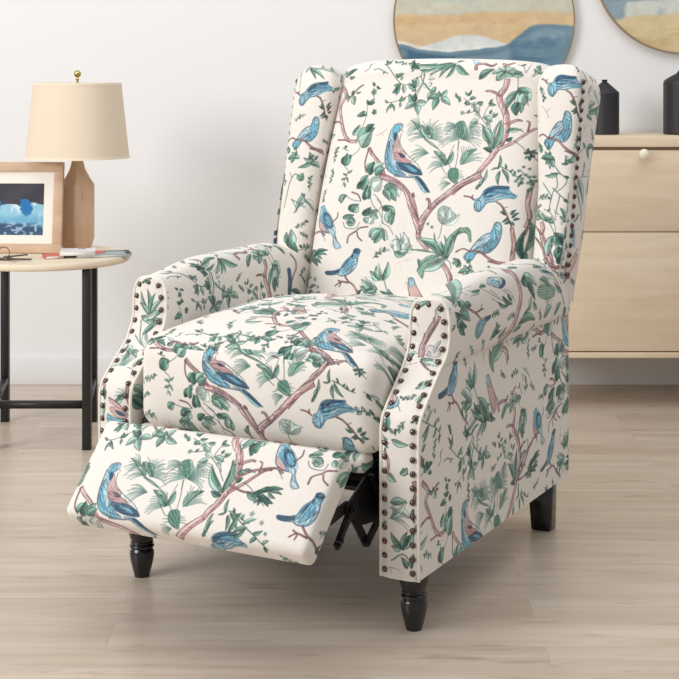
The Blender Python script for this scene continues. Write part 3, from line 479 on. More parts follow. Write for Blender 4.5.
def cr(P, closed=False, n=5):
    """Catmull-Rom through the points"""
    P = np.asarray(P, float)
    if len(P) < 3: 
        return P if len(P) < 2 else P[0]+(P[-1]-P[0])*np.linspace(0, 1, n+1)[:, None]
    if closed: Q = np.concatenate([P[-1:], P, P[:2]])
    else: Q = np.concatenate([2*P[:1]-P[1:2], P, 2*P[-1:]-P[-2:-1]])
    out = []; t = np.linspace(0, 1, n, endpoint=False)[:, None]
    for i in range(1, len(Q)-2):
        a, b, c, d = Q[i-1], Q[i], Q[i+1], Q[i+2]
        out.append(.5*((2*b)+(-a+c)*t+(2*a-5*b+4*c-d)*t*t+(-a+3*b-3*c+d)*t**3))
    out = np.concatenate(out)
    return out if closed else np.concatenate([out, P[-1:]])

class Cloth:
    def __init__(s):
        s.a = np.ones((ATLAS_H, ATLAS_W, 3), np.float32)*CLOTH.astype(np.float32)
        Y, X = np.mgrid[0:ATLAS_H, 0:ATLAS_W]
        g = np.random.default_rng(5)
        s.n1 = s.noise(g, 14); s.n2 = s.noise(g, 5)
        s.a *= (1+.02*(s.noise(g, 3)-.5))[..., None]
        s.rect = (0, 0, ATLAS_W, ATLAS_H); s.T = lambda p: p; s.k = 1.0
    def noise(s, g, cell):
        h, w = ATLAS_H//cell+3, ATLAS_W//cell+3
        q = g.random((h, w)).astype(np.float32)
        y = np.arange(ATLAS_H)/cell; x = np.arange(ATLAS_W)/cell
        iy = y.astype(int); ix = x.astype(int); ty = (y-iy)[:, None]; tx = (x-ix)[None, :]
        return (q[iy][:, ix]*(1-tx)+q[iy][:, ix+1]*tx)*(1-ty)+(q[iy+1][:, ix]*(1-tx)+q[iy+1][:, ix+1]*tx)*ty
    def win(s, P, m):
        x0 = int(max(s.rect[0], math.floor(P[:, 0].min()-m))); x1 = int(min(s.rect[2], math.ceil(P[:, 0].max()+m)+1))
        y0 = int(max(s.rect[1], math.floor(P[:, 1].min()-m))); y1 = int(min(s.rect[3], math.ceil(P[:, 1].max()+m)+1))
        if x1-x0 < 2 or y1-y0 < 2: return None
        X, Y = np.meshgrid(np.arange(x0, x1, dtype=np.float32)+.5, np.arange(y0, y1, dtype=np.float32)+.5)
        return slice(y0, y1), slice(x0, x1), X, Y
    def mix(s, sl, al, col):
        A = s.a[sl[0], sl[1]]
        al = al[..., None]
        s.a[sl[0], sl[1]] = A*(1-al)+np.asarray(col, np.float32)*al
    def poly(s, P, col, alpha=.9, line=None, lw=1.2, la=.8, shade=None, dark=.75, streak=0.0):
        """filled patch with a wet-edge outline"""
        w = s.win(P, 3)
        if w is None: return
        sy, sx, X, Y = w
        A = P.astype(np.float32); B = np.roll(A, -1, 0)
        ax = A[:, 0, None, None]; ay = A[:, 1, None, None]; bx = B[:, 0, None, None]; by = B[:, 1, None, None]
        dx, dy = bx-ax, by-ay
        t = np.clip(((X-ax)*dx+(Y-ay)*dy)/(dx*dx+dy*dy+1e-9), 0, 1)
        d = np.sqrt(((X-ax-t*dx)**2+(Y-ay-t*dy)**2).min(0))
        cr_ = ((ay > Y) != (by > Y)) & (X < dx*(Y-ay)/(dy+1e-12*(dy == 0)+1e-12)+ax)
        ins = (cr_.sum(0) % 2) == 1
        sd = np.where(ins, d, -d)
        n = s.n1[sy, sx]; n2 = s.n2[sy, sx]
        cov = np.clip(sd+.5, 0, 1)*alpha
        c = np.broadcast_to(np.asarray(col, np.float32), X.shape+(3,)).copy()
        tone = 1-(1-dark)*np.clip(1.6*(n-.45), 0, 1)
        if shade is not None: tone = tone*shade(X, Y)
        pale = np.clip(2.2*(n2-.50), 0, 1)[..., None]*.55
        if streak:
            m_ = P.mean(0); ev, ax_ = np.linalg.eigh(np.cov((P-m_).T)); e = ax_[:, 0]; f = ax_[:, 1]
            q = (X-m_[0])*e[0]+(Y-m_[1])*e[1]; l_ = (X-m_[0])*f[0]+(Y-m_[1])*f[1]
            st = np.sin(q*1.05+n*7+np.sin(l_*.12)*1.4)
            tone = tone*(1-streak*np.clip(st*1.5, 0, 1)*np.clip(n2*1.6, .2, 1))
            pale = np.maximum(pale, (np.clip(-st*1.3, 0, 1)*np.clip(2.4*(n-.42), 0, 1))[..., None]*.62)
        c = c*tone[..., None]; c = c*(1-pale)+(.45*c+.55*CLOTH)*pale
        s.mix((sy, sx), cov, c)
        if line is not None:
            s.mix((sy, sx), np.clip(lw/2-np.abs(sd)+.5, 0, 1)*la*np.clip(.55+n, 0, 1), line)
    def stroke(s, P, w0, w1, col, alpha=.9):
        A = P[:-1].astype(np.float32); B = P[1:].astype(np.float32)
        w = s.win(P, max(w0, w1)+2)
        if w is None: return
        sy, sx, X, Y = w
        L_ = np.concatenate([[0], np.cumsum(np.hypot(*(B-A).T))]); tot = L_[-1]+1e-6
        best = np.full(X.shape, -99, np.float32)
        for i in range(len(A)):
            d = B[i]-A[i]; t = np.clip(((X-A[i, 0])*d[0]+(Y-A[i, 1])*d[1])/(d@d+1e-9), 0, 1)
            r = w0+(w1-w0)*((L_[i]+t*(L_[i+1]-L_[i]))/tot)
            best = np.maximum(best, r/2-np.hypot(X-A[i, 0]-t*d[0], Y-A[i, 1]-t*d[1]))
        s.mix((sy, sx), np.clip(best+.5, 0, 1)*alpha, col)
    # motif pieces
    def leaf(s, a, b, w, sh, bend=0.0):
        a, b = np.asarray(a, float), np.asarray(b, float); d = b-a; ln = np.hypot(*d)
        if ln < 2: return
        nrm = np.array([-d[1], d[0]])/ln
        w = min(w, ln*1.05)
        k = 1 if (int(a[0]*7+a[1]*3) % 2) else -1
        bend = bend if bend else .10*k
        t = np.linspace(0, 1, 11)
        prof = np.sin(PI*t**.80)**.85*(1-.25*t)
        mid = a+d*t[:, None]+nrm*(bend*ln*np.sin(PI*t))[:, None]
        up = mid+nrm*(w*.54*prof)[:, None]; dn = mid-nrm*(w*.54*prof)[:, None]
        P = np.concatenate([up, dn[::-1][1:-1]])
        col = LEAF[sh]
        def shade(X, Y):
            u = ((X-a[0])*d[0]+(Y-a[1])*d[1])/ln/ln
            q = ((X-a[0])*nrm[0]+(Y-a[1])*nrm[1])-bend*ln*np.sin(PI*np.clip(u, 0, 1))
            side = np.clip(q*k/(w*.25)+.5, 0, 1)
            vein = np.clip(np.sin((u*ln-np.abs(q)*.8)*1.1)*1.2, 0, 1)*.10 if w > 9 else 0
            return (.74+.44*side)*(1-vein)*(1.10-.20*np.clip(1-u, 0, 1))
        ln_ = LINE[2]*(.60 if sh != 3 else .9)
        s.poly(P, col, .92 if sh != 3 else .7, ln_, 1.25, .80 if sh != 3 else .55, shade, .78)
        if w > 5: s.stroke(mid[:-1], 1.1, .5, ln_, .6)
    def branch(s, P, w0, w1):
        P = cr(P, n=6)
        T_ = np.gradient(P, axis=0); T_ /= np.hypot(*T_.T)[:, None]+1e-9
        N_ = np.c_[-T_[:, 1], T_[:, 0]]
        w = np.linspace(w0, w1, len(P)); rs = np.random.default_rng(int(abs(P[0, 0])*13+abs(P[0, 1])))
        jit = 1+.10*rs.standard_normal(len(P)) if w0 > 8 else np.ones(len(P))
        up = P+N_*(w*.5*jit)[:, None]; dn = P-N_*(w*.5)[:, None]
        col = np.array((232, 198, 194))/255.; dk = np.array((150, 88, 98))/255.
        if w0 < 7.5: col = np.array((196, 158, 152))/255.
        s.poly(np.concatenate([up, dn[::-1]]), col, .92, dk*.58, 1.3, .9, None, .56, .34)
        if w0 > 8:
            for q in range(3):
                o = (-.32, -.14, .30)[q]
                s.stroke(P+N_*(w*o)[:, None], w0*.20 if q != 1 else 1.2, w1*.14, dk if q != 2 else np.array((246, 228, 222))/255., (.45, .5, .45)[q])
            for i in range(3, len(P)-2, 4):
                s.stroke(np.array([P[i]-N_[i]*w[i]*.4, P[i]+T_[i]*w[i]*.5+N_[i]*w[i]*.05]), 1.2, .6, dk*.8, .6)
    def floret(s, c, r, sh):
        c = np.asarray(c, float); rs = np.random.default_rng(int(c[0]*3+c[1]*7))
        a0 = rs.random()*6
        for k in range(5):
            an = a0+k*2*PI/5+rs.random()*.3
            e = c+r*.55*np.array([math.cos(an), math.sin(an)])
            s.leaf(c, e, r*.42, sh)
        s.stroke(np.array([c-1, c+1]), 2, 2, LINE[2], .7)
    def rose(s, c, rx, ry):
        c = np.asarray(c, float)
        for k, rr in enumerate((1, .72, .45)):
            t = np.linspace(0, 2*PI, 14, endpoint=False)
            P = c+np.c_[rx*rr*np.cos(t)*(1+.10*np.cos(5*t+k)), ry*rr*np.sin(t)*(1+.10*np.sin(4*t+k))]
            s.poly(cr(P, True, 3), INK['G3'] if k != 1 else np.array((172, 198, 184))/255., .8, LINE[3]*.8, 1.2, .8)
        for k in range(7):
            an = k*.9+.3
            P = np.array([c+.25*np.array([rx*math.cos(an), ry*math.sin(an)]), c+.6*np.array([rx*math.cos(an+.4), ry*math.sin(an+.4)]), c+.95*np.array([rx*math.cos(an+.3), ry*math.sin(an+.3)])])
            s.stroke(cr(P, n=4), 1.2, .8, LINE[3]*.7, .75)
    def fronds(s, c, r, a0, a1, n, sh):
        c = np.asarray(c, float); rs = np.random.default_rng(int(c[0]+c[1]))
        for k in range(n):
            an = math.radians(a0+(a1-a0)*k/max(1, n-1)); rr = r*(.75+.35*rs.random())
            m = c+rr*.6*np.array([math.cos(an), math.sin(an)])
            e = c+rr*np.array([math.cos(an), math.sin(an)])+np.array([0, rr*.16])
            P = cr(np.array([c, m, e]), n=6)
            s.stroke(P, 2.6, .9, LEAF[0]*.92 if k % 3 else LEAF[1], .75)
            s.stroke(P+np.array([1.1, .8]), .9, .8, LINE[1], .75)
    def draw(s, m):
        c = m[0]; T = s.T; k = s.k
        pts = lambda v: T(np.array(v, float).reshape(-1, 2))
        if c == 'l': 
            p = pts(m[1:5]); s.leaf(p[0], p[1], m[5]*k, m[6], m[7] if len(m) > 7 else 0)
        elif c == 's':
            col = LINE[m[1]]; w_ = {0: 1.5, 1: 1.6, 2: 2.4, 3: 1.5, 4: 1.3, 5: 3.0}[m[1]]
            s.stroke(cr(pts(m[2:]), n=5), w_, w_*.8, col, {5: .5}.get(m[1], .85))
        elif c == 'b': s.branch(pts(m[3:]), m[1]*k, m[2]*k)
        elif c == 'p':
            col = INK[m[1]]
            s.poly(cr(pts(m[2:]), True, 3), col, .92, col*.42 if m[1] not in ('K0', 'B3') else None, 1.1, .7, None, .74, .34 if m[1][0] in 'BG' or m[1] in ('L1', 'L2') else .16)
        elif c == 'f': s.floret(pts(m[1:3])[0], m[3]*k, m[4])
        elif c == 'c': s.rose(pts(m[1:3])[0], m[3]*k*.5, m[4]*k*.5)
        elif c == 'n':
            # the fan turns with the cloth
            p = pts(m[1:3])[0]; q = pts([m[1]+20, m[2]])[0]; rot = math.degrees(math.atan2(q[1]-p[1], q[0]-p[0]))
            s.fronds(p, m[3]*k, m[4]+rot, m[5]+rot, m[6], m[7])

def warp_from(cp):
    cp = np.array(cp, float); src, dst = cp[:, :2], cp[:, 2:]
    X = np.c_[src, np.ones(len(src))]
    A = np.linalg.lstsq(X, dst, rcond=None)[0]; res = dst-X@A
    def T(p):
        p = np.asarray(p, float)
        d2 = ((p[:, None]-src[None])**2).sum(-1)+25.**2
        w = (1/d2)**1.5
        base = 1/(90.**2)**1.5
        return np.c_[p, np.ones(len(p))]@A+(w@res)/(w.sum(1)+base)[:, None]
    return T, math.sqrt(abs(np.linalg.det(A[:2])))

def paint():
    C = Cloth()
    def reg(n, c=''):
        x0, y0, w, h = REG[n]; r = [x0, y0, x0+w, y0+h]
        if c == 'front': r[1] = SEAT_SPLIT-12
        if c == 'top': r[3] = SEAT_SPLIT
        C.rect = r
    order = list(MOTIFS)
    reg('back'); C.T = lambda p: p; C.k = 1
    for g in order:
        for m in MOTIFS[g]: C.draw(m)
    for panel, gs, clip, cp in REPEATS:
        reg(panel, clip); C.T, C.k = warp_from(cp)
        for g in gs:
            for m in MOTIFS[g]: C.draw(m)
    C.T = lambda p: p; C.k = 1
    for m in PANEL_MOTIFS:
        reg(m[0]); C.draw(m[1:])
    # small sprigs that fill the gaps between the big motifs
    g = np.random.default_rng(17)
    for n, R, tries in (('back', 17, 500), ('seat', 17, 600), ('foot', 17, 300), ('rollR', 14, 500), ('sideR', 15, 500), ('rollL', 15, 500), ('wingR', 14, 300), ('wingL', 14, 300), ('frontR', 12, 100), ('frontL', 12, 100)):
        reg(n); x0, y0, x1, y1 = C.rect
        for _ in range(tries):
            cx, cy = g.uniform(x0+R, x1-R), g.uniform(y0+R, y1-R)
            win = C.a[int(cy-R):int(cy+R):2, int(cx-R):int(cx+R):2, 0]
            if win.min() < CLOTH[0]-.05: continue
            an = g.uniform(0, 2*PI); L_ = R*g.uniform(1.7, 2.5); cu = g.uniform(-.5, .5)
            t = np.linspace(-.5, .5, 8); dx, dy = math.cos(an), math.sin(an)
            P = np.c_[cx+dx*L_*t-dy*cu*L_*(t*t-.1), cy+dy*L_*t+dx*cu*L_*(t*t-.1)]
            kind = g.random(); C.stroke(P, 1.4, .9, LINE[2] if kind < .7 else LINE[0], .8)
            if kind > .85: 
                C.stroke(np.array([P[3], P[3]+L_*.35*np.array([-dy, dx])]), 1.3, .8, LINE[0], .8); continue
            for i in range(1, 8):
                sd = 1 if i % 2 else -1; b2 = an+sd*g.uniform(.6, 1.0)
                e = P[i]+L_*g.uniform(.18, .28)*np.array([math.cos(b2), math.sin(b2)])
                C.leaf(P[i], e, L_*.15, int(g.choice([0, 1, 1, 2, 3])))
    # the sides nobody sees in the photograph carry the same print
    x0, y0, w, h = REG['back']; X0, Y0, W, H = REG['rest']
    C.a[Y0:Y0+H, X0:X0+w] = C.a[y0+40:y0+40+H, x0:x0+w]; C.a[Y0:Y0+H, X0+w:X0+2*w] = C.a[y0+40:y0+40+H, x0:x0+w]
    return np.clip(C.a, 0, 1)
SEAT_SPLIT = 712
PRINT = make_image('bird_print', paint())
# ------------------------------------------------------------------ the room
wall_m = plain('painted_wall', srgb(240, 240, 241), 0.9, bump=0.05, bscale=90, spec=0.2)
white_trim = plain('white_trim', srgb(232, 232, 233), 0.55)
black_metal = plain('black_metal', srgb(24, 24, 26), 0.45, bump=0.05)
light_wood = wood('light_birch', srgb(232, 213, 186), srgb(240, 225, 202), (1.2, 9, 9), 0.5)
side_wood = wood('sideboard_oak', srgb(228, 206, 177), srgb(239, 221, 196), (1.6, 8, 13), 0.55, ns=2.2, c3=srgb(212, 188, 157))
lamp_wood = wood('lamp_timber', srgb(198, 162, 130), srgb(218, 186, 156), (16, 16, 2.2), 0.5, ns=2.0, c3=srgb(128, 90, 62))
frame_wood = wood('frame_timber', srgb(196, 164, 136), srgb(214, 184, 156), (4, 10, 10), 0.5)

YW = 4.77
bm = bmesh.new(); add_box(bm, -4.5, 5.0, -1.5, YW+0.1, -0.05, 0)
tag(bm_obj('floor', bm, floor_material()), kind='structure')
bm = bmesh.new(); add_box(bm, -4.5, 5.0, YW, YW+0.1, 0, 2.7)
tag(bm_obj('wall_back', bm, wall_m), kind='structure')
bm = bmesh.new(); add_box(bm, -4.5, 5.0, YW-0.013, YW, 0, 0.088, bev=0.003)
tag(bm_obj('baseboard_back', bm, white_trim, auto=30), kind='structure')

# ---- sideboard
SX0, SX1, SY0, SY1, SZ = .476, 2.20, 4.39, 4.752, .815
sb = empty('sideboard', (SX0, SY0, 0), 0, 'pale oak sideboard with flat drawer fronts behind the armchair, two black vases on top', 'sideboard')
w, d = SX1-SX0, SY1-SY0
box('top_panel', (-.006, w+.006, -.006, d, .786, .815), side_wood, sb)
bm = bmesh.new()
add_box(bm, 0, .018, .012, d, .16, .786, .001); add_box(bm, w-.018, w, .012, d, .16, .786, .001)
add_box(bm, .018, w-.018, d-.012, d, .16, .786); add_box(bm, 0, w, -.002, d, .158, .174, .001)
add_box(bm, .018, w-.018, .03, .045, .174, .786)
bm_obj('body', bm, side_wood, sb, auto=30)
for cx0, cx1 in ((.003, w/2-.002), (w/2+.002, w-.003)):
    for z0, z1 in ((.534, .776), (.178, .531)):
        dr = box('drawer', (cx0, cx1, 0, .02, z0, z1), side_wood, sb, bev=.0015)
        if z0 > .5:
            bm = bmesh.new()
            cxk = .902-SX0 if cx0 < .1 else (cx0+cx1)/2
            q = [(0.0065, 0.0), (.006, .007), (.009, .010), (.0145, .013), (.0158, .018), (.0145, .024), (.009, .028), (.0005, .029)]
            add_lathe(bm, q, 28)
            bmesh.ops.transform(bm, verts=bm.verts[:], matrix=Matrix.Translation((cxk, 0, .765)) @ Matrix.Rotation(PI/2, 4, 'X'))
            k = bm_obj('knob', bm, plain('cream_knob', srgb(248, 240, 222), .35), dr, auto=60)
            k['label'] = 'round cream knob'
for x in (.10, w-.10):
    for y in (.06, d-.05):
        bm = bmesh.new(); add_lathe(bm, [(.012, 0), (.02, .159)], 20, (x, y, 0)); bm_obj('leg', bm, side_wood, sb, auto=40)

# ---- vases
vase_m = plain('matt_black_ceramic', srgb(38, 38, 42), .5, bump=.5, bscale=260)
def vase(x, y, prof, label):
    bm = bmesh.new()
    P = []
    for i, (r, z) in enumerate(prof):
        P.append((r, z))
    # fine throwing ridges on the straight wall
    Q = []
    for (r0, z0), (r1, z1) in zip(P, P[1:]):
        n = max(1, int(abs(z1-z0)/.0035)) if abs(r1-r0) < .004 else 1
        for k in range(n):
            t = k/n; rr = r0+(r1-r0)*t
            if n > 1 and k % 2: rr -= .0007
            Q.append((rr, z0+(z1-z0)*t))
    Q.append(P[-1])
    add_lathe(bm, Q, 56, caps=False)
    bm.verts.ensure_lookup_table()
    bm.faces.new([bm.verts[k] for k in range(56)][::-1])
    o = bm_obj('vase', bm, vase_m, None, auto=50)
    o.location = (x, y, .8152)
    tag(o, label, 'vase')
    return o
y = 4.60; k = y/1475
vase(264.6*k, y, [(.001, 0), (.043, 0), (.0455, .003), (.0455, .128), (.044, .132), (.012, .160), (.008, .163), (.008, .167), (.011, .170), (.009, .1705), (.005, .166), (.005, .15)],
     'smaller squat black ceramic vase on the sideboard, right behind the chair wing')
vase(345.0*k, y, [(.001, 0), (.064, 0), (.067, .004), (.067, .160), (.064, .168), (.045, .180), (.026, .190), (.017, .202), (.016, .215), (.020, .2215), (.017, .222), (.012, .214), (.012, .19)],
     'larger black ceramic bottle vase at the right end, cut by the photo edge')

# ---- round wall panels
def fbm(X, Y, seed, oct=5):
    r = np.random.default_rng(seed); out = np.zeros_like(X); amp = 1.0; tot = 0
    for o in range(oct):
        g = r.random((64, 64)); fx = X*2**o; fy = Y*2**o
        ix = np.floor(fx).astype(int); iy = np.floor(fy).astype(int); tx = fx-ix; ty = fy-iy
        tx = tx*tx*(3-2*tx); ty = ty*ty*(3-2*ty)
        a = g[iy % 64, ix % 64]; b = g[iy % 64, (ix+1) % 64]; c = g[(iy+1) % 64, ix % 64]; d_ = g[(iy+1) % 64, (ix+1) % 64]
        out += amp*((a*(1-tx)+b*tx)*(1-ty)+(c*(1-tx)+d_*tx)*ty); tot += amp; amp *= .55
    return out/tot

def sm(x, a, b):
    t = np.clip((x-a)/(b-a), 0, 1); return t*t*(3-2*t)

def art_image(which):
    n = 512
    Y, X = np.mgrid[0:n, 0:n]/n            # 0..1 over the disc's square
    rgb = lambda *c: np.array(c)/255.
    n1 = fbm(X*4, Y*4, 3+which); n2 = fbm(X*3, Y*14, 5+which); n3 = fbm(X*26, Y*26, 9+which, 3)
    def lay(img, mask, col): return img*(1-mask[..., None])+col*mask[..., None]
    img = np.ones((n, n, 3))*rgb(206, 204, 186)
    if which == 1:
        yy = Y + (n1-.5)*.05
        img = lay(img, sm(n2, .45, .62)*.6, rgb(186, 194, 186))
        img = lay(img, sm(yy, .45, .48), rgb(216, 190, 152))
        img = lay(img, sm(yy, .42, .52)*sm(n2, .5, .7)*.7, rgb(204, 172, 128))
        # pale hump
        hx = (X-.38)/.23; top = .655-.075*np.exp(-hx**2*1.3)-.02*sm(X, .4, .75)
        img = lay(img, sm(yy, top, top+.018), rgb(216, 223, 222))
        img = lay(img, sm(yy, top+.02, top+.08)*.7, rgb(232, 232, 226))
        # blue water
        bt = .650+.028*np.sin((X-.12)*6.)
        bt = np.where(X > .55, bt-.085*sm(X, .55, .80), bt)
        img = lay(img, sm(yy, bt-.008, bt+.006), rgb(112, 142, 160))
        img = lay(img, sm(yy, bt-.022, bt-.010)*(1-sm(yy, bt-.006, bt+.004))*(1-sm(X, .48, .62))*.8, rgb(232, 234, 230))
        img = lay(img, sm(yy, bt+.01, bt+.03)*(1-sm(X, .5, .75))*.75, rgb(62, 96, 122))
        img = lay(img, sm(yy, bt, bt+.02)*sm(n2, .46, .62)*.6, rgb(72, 106, 132))
        img = lay(img, sm(yy, bt, bt+.05)*sm(n1, .46, .66)*.75, rgb(140, 164, 174))
        bt2 = .76+.04*np.sin(X*9)
        img = lay(img, sm(yy, bt2, bt2+.02)*.7, rgb(70, 98, 122))
    else:
        yy = Y + (n1-.5)*.06
        img = np.ones((n, n, 3))*rgb(146, 164, 174)
        img = lay(img, sm(n2, .4, .6)*.8, rgb(112, 136, 152))
        t = .80-.06*X
        img = lay(img, sm(yy, t-.10, t-.07)*sm(n1, .35, .5), rgb(206, 208, 200))
        img = lay(img, sm(yy, t-.01, t+.012), rgb(214, 196, 156))
        img = lay(img, sm(yy, t, t+.1)*sm(n2, .48, .66)*.6, rgb(190, 164, 118))
    img *= (1-.10*(n3-.5))[..., None]*(1+.08*(n2-.5))[..., None]
    return np.clip(img, 0, 1)

def disc_art(cx, cz, r, which, label):
    root = empty('round_wall_art', (cx, YW-.001, cz), 0, label, 'wall art')
    bm = bmesh.new(); lay = bm.loops.layers.uv.new('UVMap')
    n = 128
    vs = [bm.verts.new((r*.985*math.cos(2*PI*k/n), -.0225, r*.985*math.sin(2*PI*k/n))) for k in range(n)]
    f = bm.faces.new(vs)
    for l in f.loops: l[lay].uv = (.5+l.vert.co.x/r/2, .5+l.vert.co.z/r/2)
    vb = [bm.verts.new((v.co.x, -.012, v.co.z)) for v in vs]
    for k in range(n):
        q = bm.faces.new((vs[k], vb[k], vb[(k+1) % n], vs[(k+1) % n]))
        for l in q.loops: l[lay].uv = (.5+l.vert.co.x/r/2, .5+l.vert.co.z/r/2)
    bm_obj('painted_face', bm, image_material('seascape_print_%d' % which, make_image('seascape_%d' % which, art_image(which)), .75), root)
    bm = bmesh.new()
    add_lathe(bm, [(r*.986, 0), (r, 0), (r, .0235), (r*.986, .0235), (r*.986, 0)], n, caps=False)
    bmesh.ops.transform(bm, verts=bm.verts[:], matrix=Matrix.Rotation(PI/2, 4, 'X'))
    bm_obj('rim', bm, plain('rim_wood', srgb(150, 128, 100), .5), root, auto=40)
    bm = bmesh.new(); add_lathe(bm, [(r*.98, .001), (r*.98, .012)], n)
    bmesh.ops.transform(bm, verts=bm.verts[:], matrix=Matrix.Rotation(PI/2, 4, 'X'))
    bm_obj('backing_board', bm, plain('board', srgb(150, 128, 100), .7), root, auto=40)
disc_art(.464, 1.178, .2925, 1, 'round seascape panel on the wall above the chair back, blue water under tan sky')
disc_art(1.106, 1.356, .288, 2, 'round panel at the top right corner, grey blue above sandy tan')

# ---- side table
tx, ty, tz = -.822, 4.10, .502
tb = empty('side_table', (tx, ty, 0), 0, 'small round birch side table on black square metal legs, left of the armchair', 'table')
bm = bmesh.new(); add_lathe(bm, [(.232, tz-.018), (.2345, tz-.016), (.236, tz-.012), (.236, tz-.004), (.2335, tz), ], 96)
bm_obj('tabletop', bm, light_wood, tb, auto=40)
LG = {'fr': (-.676, 3.94), 'br': (-.713, 4.26), 'bl': (-.967, 4.26), 'fl': (-.930, 3.94)}
for kx, (x, y_) in LG.items():
    box('leg', (x-tx-.0115, x-tx+.0115, y_-ty-.0115, y_-ty+.0115, 0, tz-.018), black_metal, tb, bev=.0012)
def lg(k, z): return (LG[k][0]-tx, LG[k][1]-ty, z)
for a, b in (('fr', 'fl'), ('fr', 'br'), ('br', 'bl'), ('bl', 'fl')):
    if (a, b) != ('br', 'bl'):
        z, nm = .12, 'stretcher'
        bm = bmesh.new(); add_bar(bm, lg(a, z), lg(b, z), .019, .019, .001); bm_obj(nm, bm, black_metal, tb, auto=30)

# ---- lamp
lx, ly = -262.5*4.22/1475, 4.22
lamp = empty('table_lamp', (lx, ly, tz+.0004), 0, 'table lamp with faceted wooden base and tapered beige shade on the side table', 'lamp')
K = 4.22/1475
bm = bmesh.new()
add_lathe(bm, [(13.4*K*1.08, 0), (14*K*1.08, .003), (17*K*1.08, 10*K), (17.2*K*1.08, 64*K), (12*K*1.08, 72*K), (8.0*K*1.05, 80*K), (6.2*K, 88*K), (6.2*K, 96*K)], 6, rot=math.radians(-86))
bmesh.ops.bevel(bm, geom=[e for e in bm.edges], offset=.0018, segments=2, affect='EDGES')
bm_obj('lamp_base', bm, lamp_wood, lamp, auto=25)
brass = plain('brass', srgb(200, 176, 120), .25, 1.0)
z0 = 91*K; z1 = 166*K
bm = bmesh.new(); add_cyl(bm, (0, 0, 94*K), (0, 0, z1+.012), .0035); add_cyl(bm, (0, 0, 94*K), (0, 0, z0+.05), .012)
for a in range(3):
    add_cyl(bm, (0, 0, z1-.004), (.1205*math.cos(a*2.094+.4), .1205*math.sin(a*2.094+.4), z1-.004), .0015, 8)
bm_obj('harp', bm, brass, lamp, auto=40)
shade_m, nt, p, N, L = new_mat('linen_shade')
p.inputs['Base Color'].default_value = srgb(232, 216, 194); p.inputs['Roughness'].default_value = .9
p.inputs['Specular IOR Level'].default_value = .2
tc = N.new('ShaderNodeTexCoord'); nn = N.new('ShaderNodeTexNoise'); nn.inputs['Scale'].default_value = 500
L.new(tc.outputs['Object'], nn.inputs['Vector']); bb = N.new('ShaderNodeBump'); bb.inputs['Strength'].default_value = .2; bb.inputs['Distance'].default_value = .0005
L.new(nn.outputs['Fac'], bb.inputs['Height']); L.new(bb.outputs['Normal'], p.inputs['Normal'])
rt, rb = 43.5*K, 51.5*K
bm = bmesh.new()
add_lathe(bm, [(rb, z0), (rt, z1), (rt-.0015, z1), (rb-.0015, z0), (rb, z0)], 96, caps=False)
sh = bm_obj('lamp_shade', bm, shade_m, lamp, auto=40)
trim_m = plain('shade_trim', srgb(240, 226, 204), .9)
bm = bmesh.new()
dd = (rb-rt)/(z1-z0)
for a, b in ((z0, z0+.007), (z1-.006, z1+.0003)):
    ra = rb-dd*(a-z0)+.0008; rr = rb-dd*(b-z0)+.0008
    bm = bmesh.new(); add_lathe(bm, [(ra-.003, a), (ra, a), (rr, b), (rr-.003, b), (ra-.003, a)], 96, caps=False)
    bm_obj('trim_band', bm, trim_m, sh, auto=40)
bm = bmesh.new(); add_lathe(bm, [(.0035, 0), (.005, .003), (.003, .006), (.003, .010)], 20, (0, 0, z1+.008))
bmesh.ops.create_uvsphere(bm, u_segments=24, v_segments=16, radius=.0105, matrix=Matrix.Translation((0, 0, z1+.026)))
bm_obj('finial', bm, brass, lamp, auto=50)

# ---- picture frame
FW, FH = .345, .254
fx1 = (60.5-340)*4.10/1475
pf = empty('picture_frame', (fx1-FW/2, 4.125, tz+.0006), math.radians(-3), 'wooden picture frame with blue abstract watercolour leaning on the side table', 'picture frame')
tilt = Matrix.Rotation(math.radians(-7), 4, 'X')
def tilt_obj(nm, bm, mat, par=pf, **kw):
    bmesh.ops.transform(bm, verts=bm.verts[:], matrix=tilt); return bm_obj(nm, bm, mat, par, **kw)
bm = bmesh.new(); t_ = .026
add_box(bm, -FW/2, FW/2, -.009, .009, 0, t_, .0015); add_box(bm, -FW/2, FW/2, -.009, .009, FH-t_, FH, .0015)
add_box(bm, -FW/2, -FW/2+t_, -.009, .009, t_, FH-t_, .0015); add_box(bm, FW/2-t_, FW/2, -.009, .009, t_, FH-t_, .0015)
fr = tilt_obj('frame', bm, frame_wood, auto=30)
bm = bmesh.new(); add_box(bm, -FW/2+.02, FW/2-.02, .0005, .003, .02, FH-.02)
tilt_obj('mount', bm, plain('mount_card', srgb(244, 240, 230), .8))
bm = bmesh.new(); add_box(bm, -FW/2+.02, FW/2-.02, .003, .007, .02, FH-.02)
tilt_obj('backing', bm, plain('backing_board', srgb(120, 100, 84), .8))
n = 256
Y, X = np.mgrid[0:n, 0:n]/n
n1 = fbm(X*6, Y*6, 21); n2 = fbm(X*9, Y*3, 23); n3 = fbm(X*22, Y*22, 25, 3)
L3 = lambda im, m_, c: im*(1-m_[..., None])+np.array(c)/255.*m_[..., None]
im = np.ones((n, n, 3))*np.array([66, 66, 74])/255.
im = L3(im, sm(n1, .5, .7)*.5, (84, 80, 86))
ed = .40+.12*(n1-.5)+.03*np.sin(X*19)
im = L3(im, sm(Y, ed, ed+.03), (150, 200, 222))
im = L3(im, sm(Y, ed, ed+.03)*sm(n2, .45, .6), (214, 232, 240))
for bx, w_ in ((.13, .07), (.42, .06), (.78, .075)):
    dq = np.exp(-((X-bx)/w_)**2-((Y-.44-.25*(n1-.5))/.13)**2)
    im = L3(im, sm(dq+.7*(n3-.5)+.5*(n1-.5), .30, .50), (44, 120, 180))
